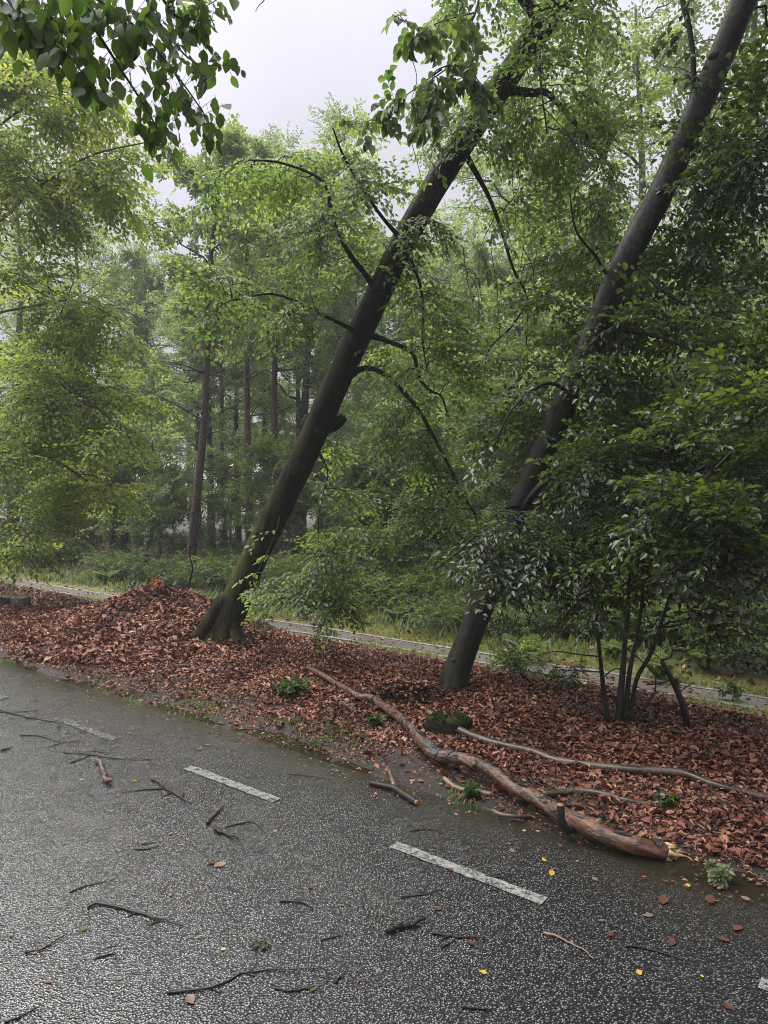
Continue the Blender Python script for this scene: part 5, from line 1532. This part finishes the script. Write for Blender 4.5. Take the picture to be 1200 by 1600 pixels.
stick3('stick', 'reddish stick poking out of the left side of the leaf heap', 'stick', [P(222, 945, hd - .1), P(214, 930, hd - .1), P(207, 918, hd - .1), P(201, 908, hd - .1)], .014, .010, M['branch_wood'], 1)
r_, b0 = stick3('broken_branch', 'broken dark branch with bright orange splintered wood on top of the leaf heap', 'branch', [P(282, 927, hd - .1), P(262, 917, hd - .1), P(250, 909, hd - .15), P(240, 906, hd - .15)], .014, .016, M['twig'], 2)
mb = MB()
for k in range(26):
    a = P(249 + rngl.normal(0, 3), 911 + rngl.normal(0, 2), hd - .17); e = P(249 + rngl.normal(-3, 8), 912 + rngl.normal(3, 6), hd - .2 + rngl.normal(0, .04))
    tube(mb, np.array([a, (a + e) / 2 + rngl.normal(0, .01, 3), e]) - b0, np.array([.010, .008, .002]), 5, .2, k)
mb.build('splinter', M['orange_wood'], r_)
stick3('sapling', 'thin dark bare sapling standing behind the leaf heap with a kinked stem', 'sapling', [P(292, 935, hd + .8), P(297, 905, hd + .8), P(301, 888, hd + .8), P(296, 862, hd + .8), P(308, 838, hd + .8), P(318, 790, hd + .8)], .016, .006, M['twig'], 3)

# mossy stump, mound of twigs, timber by the path
b = G(700, 1142)
mb = MB(); n_, k_ = 26, 40
ph = np.linspace(0, math.pi / 2, n_)[:, None]; th = np.linspace(0, 2 * math.pi, k_, endpoint=False)[None, :]
R_ = 1 + .22 * vnoise(np.cos(th) * 2.2 + ph * 1.7, np.sin(th) * 2.2 + 5, 51) + .22 * vnoise(np.cos(th) * 5 + ph * 4, np.sin(th) * 5 + ph, 52)
x = .225 * np.cos(ph) ** .42 * np.cos(th) * R_; y = .16 * np.cos(ph) ** .42 * np.sin(th) * R_; z = .145 * np.sin(ph) ** .8 * R_ - .02 + 0 * th
i = np.arange(n_ - 1)[:, None] * k_ + np.arange(k_)[None, :]; j = np.arange(n_ - 1)[:, None] * k_ + (np.arange(k_)[None, :] + 1) % k_
mb.add(np.stack([x * .76, y * .8, z * .8], -1).reshape(-1, 3), np.stack([i, j, j + k_, i + k_], -1).reshape(-1, 4))
sr = thing('stump', 'low black rotten stump capped with green moss behind the thick fallen branch', 'stump', b)
mb.build('wood', M['stump'], sr)
mb = MB(); mm = 2600; a_ = RNG.uniform(0, 6.28, mm); rr = np.sqrt(RNG.random(mm)) * .9
pp = np.stack([.165 * rr * np.cos(a_), .12 * rr * np.sin(a_), .102 * np.sqrt(np.maximum(0, 1 - rr ** 3.5)) + .012], 1); ok = (vnoise(pp[:, 0] * 9, pp[:, 1] * 9, 60) - 1.2 * pp[:, 0] + .5 * pp[:, 1]) > -.08; pp = pp[ok]; mm = len(pp)
leaf_faces(mb, pp, RNG.normal(0, .5, (mm, 3)) + np.array([0, 0, .8]), RNG.normal(0, 1, (mm, 3)), RNG.uniform(.012, .028, mm), .006, .1, .2)
tag(mb.build('moss', M['moss'], sr), kind='stuff')
b = G(634, 1088)
mr = thing('twig_heap', 'low mossy mound of fine dark twigs left of the second leaning beech', 'twig heap', b)
mb = MB(); nn = 900
a = RNG.uniform(0, 6.28, nn); rr = np.sqrt(RNG.random(nn)); p0 = np.stack([.30 * rr * np.cos(a), .22 * rr * np.sin(a), .09 * (1 - rr ** 2) + RNG.uniform(-.02, .02, nn)], 1)
d = RNG.normal(0, 1, (nn, 3)) * np.array([1, 1, .35]); d = unit(d) * RNG.uniform(.04, .13, nn)[:, None]
sticks(mb, p0 - d, p0 + d, RNG.uniform(.0015, .0035, nn)); tag(mb.build('twigs', M['twig'], mr), kind='stuff')
mb = MB(); mm = 420; a = RNG.uniform(0, 6.28, mm); rr = np.sqrt(RNG.random(mm)) * 1.1; pp = np.stack([.30 * rr * np.cos(a), .22 * rr * np.sin(a), .09 * np.maximum(0, 1 - rr ** 2) + .02], 1)
p_, D, N, ln = fallen(pp, .042, RNG, .4, (.0, .02)); leaf_faces(mb, p_, D, N, ln, ln * .6, RNG.uniform(-.1, .4, mm), RNG.uniform(-.3, .4, mm)); tag(mb.build('leaves', M['litter'], mr), kind='stuff')
mb = MB(); mm = 2600; a = RNG.uniform(0, 6.28, mm); rr = np.sqrt(RNG.random(mm)); pp = np.stack([.29 * rr * np.cos(a), .21 * rr * np.sin(a), .085 * (1 - rr ** 2) - .005], 1)
leaf_faces(mb, pp, RNG.normal(0, .6, (mm, 3)) + np.array([0, 0, .5]), RNG.normal(0, 1, (mm, 3)), RNG.uniform(.014, .03, mm), .007, .1, .2); tag(mb.build('moss', M['moss'], mr), kind='stuff')

b = G(18, 946)
tb = thing('timber_beam', 'low grey timber beam with pale sawn end at the left edge by the path', 'beam', b)
for k, (L, off, mt) in enumerate(((1.5, -.72, 'twig'), (.22, .15, 'grey_timber'))):
    mb = MB(); v = []; W, Hh = .16, .13
    for x in np.linspace(-L / 2, L / 2, 12):
        for yy, zz in ((-W / 2, 0), (-W / 2, Hh * .92), (-W / 2 + .012, Hh), (W / 2 - .012, Hh), (W / 2, Hh * .92), (W / 2, 0)):
            v.append((x + off, yy + RNG.normal(0, .003), zz + RNG.normal(0, .003)))
    i = np.arange(11)[:, None] * 6 + np.arange(5)[None, :]
    mb.add(v, np.stack([i, i + 6, i + 7, i + 1], -1).reshape(-1, 4)); mb.q.append(np.array([[0, 1, 4, 5], [1, 2, 3, 4], [71, 70, 67, 66], [70, 69, 68, 67]]))
    mb.build('beam' if k == 0 else 'end_block', M[mt], tb, smooth=False)
tb.rotation_euler.z = math.atan2(-.2, 1)


# ------------------------------------------------------------------ twigs and leaves lying on the wet road
def road_twig(label, path, r, mat='twig', sides=(), name='twig', cat='twig', seed=1, group='twigs lying on the wet road'):
    r = r * .7
    pts = np.array([np.array([*(CAMP + (C_FWD + C_RT * (u - 600) / FPX + C_UP * (800 - v) / FPX) * (CAM_H / -(C_FWD + C_RT * (u - 600) / FPX + C_UP * (800 - v) / FPX)[2]))[:2], r * .9]) for u, v in path])
    b = pts[0].copy(); b[2] = 0
    root = thing(name, label, cat, b, group)
    n_ = 8 * len(path); rg = np.random.default_rng(seed); c_ = smooth_path(pts - b, n_)
    kn = np.linspace(0, len(path) * 3.0, n_); c_[:, 0] += r * 1.6 * vnoise(kn, kn * 0, seed); c_[:, 1] += r * 1.6 * vnoise(kn, kn * 0 + 5, seed)
    c_[1:-1] += rg.normal(0, r * .10, (n_ - 2, 3)) * np.array([1, 1, .5]); c_[:, 2] = np.maximum(c_[:, 2], r * .6)
    c_[:, 2] += .25 * r * (1 + np.sin(np.linspace(0, 9, n_)))
    mb = MB(); tube(mb, c_, np.linspace(r, r * (.5 if r < .012 else .85), n_), 8, .28, seed, freq=(1.5, 12)); mb.build('stem', M[mat], root)
    for q in sides:
        pt = np.array([np.array([*(CAMP + (C_FWD + C_RT * (u - 600) / FPX + C_UP * (800 - v) / FPX) * (CAM_H / -(C_FWD + C_RT * (u - 600) / FPX + C_UP * (800 - v) / FPX)[2]))[:2], r * .7]) for u, v in q]) - b
        mb = MB(); n2 = 6 * len(q); c2 = smooth_path(pt, n2); c2[1:-1] += rg.normal(0, r * .3, (n2 - 2, 3)) * np.array([1, 1, .3]); tube(mb, c2, np.linspace(r * .7, r * .35, n2), 6, .3, seed + 1, freq=(1.5, 18)); mb.build('side_twig', M[mat], root)
    return root, c_, b


road_twig('long dark arched twig on the asphalt at lower left', [(135, 1422), (158, 1414), (212, 1428), (250, 1438), (288, 1449)], .0085, 'twig', [[(210, 1428), (200, 1434)], [(252, 1440), (230, 1446)]], seed=2)
root, c_, b_ = road_twig('short reddish broken branch chunk with split end, beside the tangled twigs', [(154, 1192), (161, 1206), (168, 1224)], .022, 'branch_wood', name='branch_chunk', cat='branch chunk', seed=3)
mb = MB(); tube(mb, np.array([c_[-1] - unit(c_[-1] - c_[-2]) * .01, c_[-1] + unit(c_[-1] - c_[-2]) * .02 + np.array([0, 0, .01]), c_[-1] + unit(c_[-1] - c_[-2]) * .045 + np.array([.01, 0, .02])]), np.array([.018, .013, .004]), 8, .3, 3); mb.build('split_end', M['log_wood'], root)
road_twig('short brown stick lying slanted, upper of the pair in the left lane', [(323, 1289), (334, 1276), (346, 1263)], .014, 'branch_wood', name='stick', cat='stick', seed=4)
road_twig('short dark grey stick, lower of the pair in the left lane', [(337, 1299), (352, 1305), (370, 1314)], .014, 'twig', name='stick', cat='stick', seed=5)
road_twig('dark branching twig with knobbly end left of the middle white dash', [(238, 1219), (258, 1233), (280, 1246), (299, 1258)], .010, 'twig', [[(256, 1233), (225, 1235), (188, 1240)], [(268, 1240), (252, 1246)], [(284, 1248), (287, 1240)]], seed=6)
road_twig('long thin twig crossing the faded dash at the left edge', [(-12, 1107), (30, 1119), (66, 1126), (90, 1131), (92, 1142)], .009, 'twig', [[(-6, 1113), (30, 1113), (60, 1110)], [(40, 1122), (60, 1121)]], seed=7)
road_twig('fine twig lying below the faded dash', [(32, 1150), (62, 1151), (95, 1160), (128, 1159)], .006, 'twig', [[(95, 1162), (75, 1168), (55, 1170)]], seed=8)
road_twig('tangled fine twigs above the reddish chunk', [(98, 1177), (140, 1180), (180, 1186), (236, 1188)], .007, 'twig', [[(142, 1180), (120, 1190), (108, 1193), (102, 1184), (112, 1188)], [(142, 1174), (160, 1176), (168, 1179)], [(110, 1192), (125, 1186)]], seed=9)
road_twig('thick dark broken stick at bottom centre with reddish end', [(604, 1462), (622, 1452), (645, 1448), (667, 1441)], .016, 'twig', name='stick', cat='stick', seed=10)
road_twig('thin dark twig right of the thick bottom stick', [(675, 1460), (700, 1464), (728, 1466), (757, 1468)], .007, 'twig', [[(700, 1464), (688, 1470)]], seed=11)
road_twig('pale tan twig with knobbed end below the right white dash', [(850, 1460), (872, 1467), (895, 1478), (912, 1486), (928, 1502)], .008, 'pale_wood', seed=12)
road_twig('thin dark straight twig at lower right', [(975, 1479), (1020, 1486), (1070, 1502)], .006, 'twig', [[(1020, 1486), (1045, 1489)]], seed=13)
road_twig('longest thin twig stretched across the bottom left of the road', [(262, 1553), (325, 1546), (352, 1536), (382, 1521), (440, 1517), (497, 1515)], .006, 'twig', [[(382, 1521), (400, 1526)], [(330, 1545), (345, 1552)]], seed=14)
road_twig('thin twig just below the upper end of the right white dash', [(628, 1403), (655, 1400), (692, 1392)], .006, 'twig', seed=15)
road_twig('thin crooked twig near the bottom centre edge', [(430, 1545), (452, 1550), (480, 1546), (502, 1543)], .006, 'twig', seed=16)
road_twig('thin curved twig at the lower left edge', [(38, 1490), (62, 1486), (84, 1473), (105, 1461)], .006, 'twig', seed=17)
road_twig('small hooked twig at lower left', [(148, 1500), (166, 1494), (179, 1492), (183, 1506)], .005, 'twig', [[(166, 1482), (182, 1478)]], seed=18)
road_twig('twig in the bottom left corner', [(8, 1600), (30, 1591), (60, 1576)], .006, 'twig', seed=19)
road_twig('short slanted twig right of the longest thin twig', [(523, 1538), (530, 1530), (540, 1520)], .006, 'twig', seed=20)
road_twig('thin kinked twig left of the right white dash', [(438, 1410), (465, 1411), (478, 1414), (487, 1421), (472, 1424)], .006, 'twig', seed=21)
road_twig('faint curved twig in the middle of the lane', [(500, 1472), (520, 1466), (538, 1462)], .005, 'twig', seed=22)
road_twig('thin twig above the arched twig', [(110, 1395), (140, 1384), (180, 1376)], .005, 'twig', seed=23)
road_twig('small double twig left of the pair of short sticks', [(211, 1328), (230, 1328), (248, 1322)], .006, 'twig', [[(222, 1320), (244, 1317)]], seed=24)
road_twig('fine twig right of the middle white dash', [(452, 1210), (490, 1214), (520, 1218)], .005, 'twig', seed=25)
road_twig('short dark stick at the left edge below the faded dash', [(2, 1174), (20, 1169)], .010, 'twig', name='stick', cat='stick', seed=26)
road_twig('thin twig winding right of the two short sticks', [(352, 1294), (378, 1287), (396, 1286), (414, 1302)], .005, 'twig', seed=27)
road_twig('short fine twig just below the middle white dash end', [(640, 1300), (662, 1297), (682, 1298)], .005, 'twig', seed=28)
road_twig('short twig at the bottom edge right of centre', [(722, 1575), (748, 1577), (768, 1580)], .006, 'twig', seed=29)
road_twig('fine twig upper right of the right white dash', [(758, 1369), (778, 1372), (800, 1369)], .006, 'twig', seed=30)
road_twig('thin twig above the pale tan twig, left part', [(690, 1483), (702, 1476), (712, 1470)], .005, 'twig', seed=31)

FOUND = 'fallen leaves on the wet road'


def road_leaf(u, v, mat, size, label, seed, name='fallen_leaf'):
    rg = np.random.default_rng(seed)
    ray = C_FWD + C_RT * (u - 600) / FPX + C_UP * (800 - v) / FPX
    p = CAMP + ray * (CAM_H / -ray[2])
    mb = MB()
    xs = np.array([0, .1, .25, .42, .6, .76, .9, 1.0]); ws = np.array([0.02, .17, .29, .325, .285, .20, .10, .0])
    cu, cl = rg.uniform(.0, .25), rg.uniform(.0, .35)
    mid = np.stack([xs - .5, 0 * xs, .03 + cu * (xs - .5) ** 2], 1)
    w1 = ws * rg.uniform(.85, 1.1, 8); w2 = ws * rg.uniform(.85, 1.1, 8)
    l = np.stack([xs - .47, w1, mid[:, 2] + cl * w1 * rg.uniform(.5, 1.2, 8)], 1); r = np.stack([xs - .47, -w2, mid[:, 2] + cl * w2 * rg.uniform(.3, 1.2, 8)], 1)
    n_ = 8; i = np.arange(7)
    mb.add(np.vstack([mid, l, r]) * size * .8, np.vstack([np.stack([i, i + 1, i + 1 + n_, i + n_], -1), np.stack([i, i + 2 * n_, i + 1 + 2 * n_, i + 1], -1)]))
    tube(mb, np.array([(-.72, .05, .05), (-.6, .02, .03), (-.49, 0, .03)]) * size * .8, .012 * size, 4)
    o = link(name, mb.mesh(name, M[mat]), None, (p[0], p[1], .004))
    o.rotation_euler = (rg.normal(0, .06), rg.normal(0, .06), rg.uniform(0, 6.28))
    return tag(o, label, 'leaf', FOUND)


for i, (u, v, mt, sz, lab) in enumerate([
    (755, 1521, 'yellow_leaf', .036, 'small bright yellow leaf at bottom centre, left of the other yellow one'),
    (999, 1522, 'yellow_leaf', .042, 'bright yellow leaf at lower right below the dark straight twig'),
    (862, 1366, 'yellow_leaf', .055, 'yellow leaf lying near the puddle above the end of the right dash'),
    (1097, 1527, 'yellow_leaf', .022, 'tiny yellow leaf near the bottom right corner'),
    (127, 1220, 'tan_leaf', .03, 'tiny tan leaf left of the reddish chunk'),
    (211, 1221, 'yellow_leaf', .035, 'dull yellow leaf between the reddish chunk and the branching twig'),
    (485, 1388, 'rust_leaf', .038, 'rust red leaf alone in the middle of the lane'),
    (1036, 1408, 'rust_leaf', .085, 'large rust brown leaf at right below the puddle'),
    (1110, 1408, 'rust_leaf', .08, 'large dark brown leaf at the right edge of the puddle'),
    (1050, 1474, 'rust_leaf', .055, 'rust leaf right of the dark straight twig end'),
    (1139, 1575, 'rust_leaf', .05, 'reddish leaf near the bottom right corner'),
    (704, 1360, 'rust_leaf', .04, 'small reddish leaf right beside the right white dash'),
    (684, 1421, 'rust_leaf', .045, 'brown leaf below the middle of the right white dash'),
    (736, 1475, 'rust_leaf', .045, 'brown leaf just below the thin dark bottom twig'),
    (1013, 1432, 'tan_leaf', .05, 'tan leaf above the dark straight twig'),
    (953, 1461, 'rust_leaf', .045, 'reddish leaf right of the pale tan twig'),
    (297, 1564, 'tan_leaf', .06, 'pale orange leaf at the bottom left below the longest twig'),
    (344, 1353, 'tan_leaf', .07, 'pinkish tan leaf in the middle of the left lane'),
    (330, 1350, 'rust_leaf', .05, 'crumpled brown leaf touching the pinkish tan leaf'),
    (266, 1304, 'tan_leaf', .035, 'pale leaf left of the two short sticks'),
    (490, 1546, 'bush_leaf', .05, 'green leaf near the bottom edge left of centre'),
    (130, 1453, 'bush_leaf', .05, 'pale green leaf just below the arched twig'),
    (349, 1485, 'yellow_leaf', .026, 'tiny pale yellow leaf left of the mossy clump'),
    (266, 1400, 'tan_leaf', .03, 'tiny tan leaf above the right end of the arched twig'),
    (727, 1328, 'rust_leaf', .04, 'small brown leaf right above the upper part of the right dash'),
    (940, 1440, 'tan_leaf', .035, 'small tan leaf right of the pale tan twig knob'),
    (1130, 1470, 'rust_leaf', .06, 'brown leaf at the right edge above the bottom corner'),
    (1152, 1452, 'rust_leaf', .07, 'dark brown leaf beside the right edge of the road'),
    (325, 1165, 'tan_leaf', .05, 'tan leaf above the middle white dash'),
    (312, 1172, 'rust_leaf', .05, 'brown leaf close above the middle white dash'),
    (75, 1536, 'rust_leaf', .035, 'small brown clump leaf at the lower left'),
    (430, 1300, 'tan_leaf', .028, 'tiny tan leaf below the middle white dash'),
    (216, 1268, 'rust_leaf', .022, 'tiny reddish leaf below the branching twig'),
    (80, 1085, 'rust_leaf', .03, 'tiny red leaf near the far road edge'),
    (36, 1056, 'rust_leaf', .04, 'red brown leaf on the far left road edge'),
    (800, 1330, 'tan_leaf', .05, 'tan leaf at the muddy road edge right of the right dash'),
    (850, 1345, 'yellow_leaf', .04, 'pale yellow leaf on the muddy edge above the yellow leaf'),
    (930, 1375, 'tan_leaf', .045, 'tan leaf floating by the puddle edge'),
    (1075, 1385, 'yellow_leaf', .04, 'yellowish leaf floating in the puddle at right'),
    (1165, 1405, 'tan_leaf', .05, 'pale leaf on the puddle at the right edge')]):
    road_leaf(u, v, mt, sz, lab, 200 + i)
for i in range(70):
    u = RNG.uniform(0, 1200); v = RNG.uniform(1120, 1590)
    ray = C_FWD + C_RT * (u - 600) / FPX + C_UP * (800 - v) / FPX; p = CAMP + ray * (CAM_H / -ray[2])
    s_, t_ = st(p[0], p[1])
    if s_ > 3.25: continue
    road_leaf(u, v, ['rust_leaf', 'tan_leaf', 'rust_leaf'][i % 3], RNG.uniform(.012, .026), 'tiny brown leaf scrap lying flat on the wet asphalt', 400 + i, 'leaf_scrap')
# mossy clump on the road
ray = C_FWD + C_RT * (408 - 600) / FPX + C_UP * (800 - 1478) / FPX; p = CAMP + ray * (CAM_H / -ray[2])
mb = MB(); mm = 160; a = RNG.uniform(0, 6.28, mm); rr = np.sqrt(RNG.random(mm)) * .034
pp = np.stack([rr * np.cos(a), rr * np.sin(a) * .9, .010 * (1 - (rr / .034) ** 2)], 1)
leaf_faces(mb, pp, RNG.normal(0, .7, (mm, 3)) * np.array([1, 1, .3]), RNG.normal(0, .5, (mm, 3)) + np.array([0, 0, 1]), RNG.uniform(.010, .02, mm), .008, .2, .2)
o = mb.build('lichen_clump', M['lichen']); o.location = (p[0], p[1], .004)
tag(o, 'grey green mossy lichen clump lying on the asphalt at lower centre', 'lichen', kind='thing')

# ------------------------------------------------------------------ haze
m, nt = new_mat('mist')
vol = nd(nt, 'VolumePrincipled', {'Color': (.93, .95, 1.0, 1), 'Density': 0.0022, 'Anisotropy': 0.2})
nd(nt, 'OutputMaterial', {'Volume': vol.outputs[0]})
mb = MB()
v = [(x, y, z) for z in (-3.0, 24.0) for y in (-560, 700) for x in (-560, 560)]
mb.add(v, [(0, 2, 3, 1), (4, 5, 7, 6), (0, 1, 5, 4), (2, 6, 7, 3), (0, 4, 6, 2), (1, 3, 7, 5)])
tag(mb.build('haze', m, smooth=False), kind='stuff')
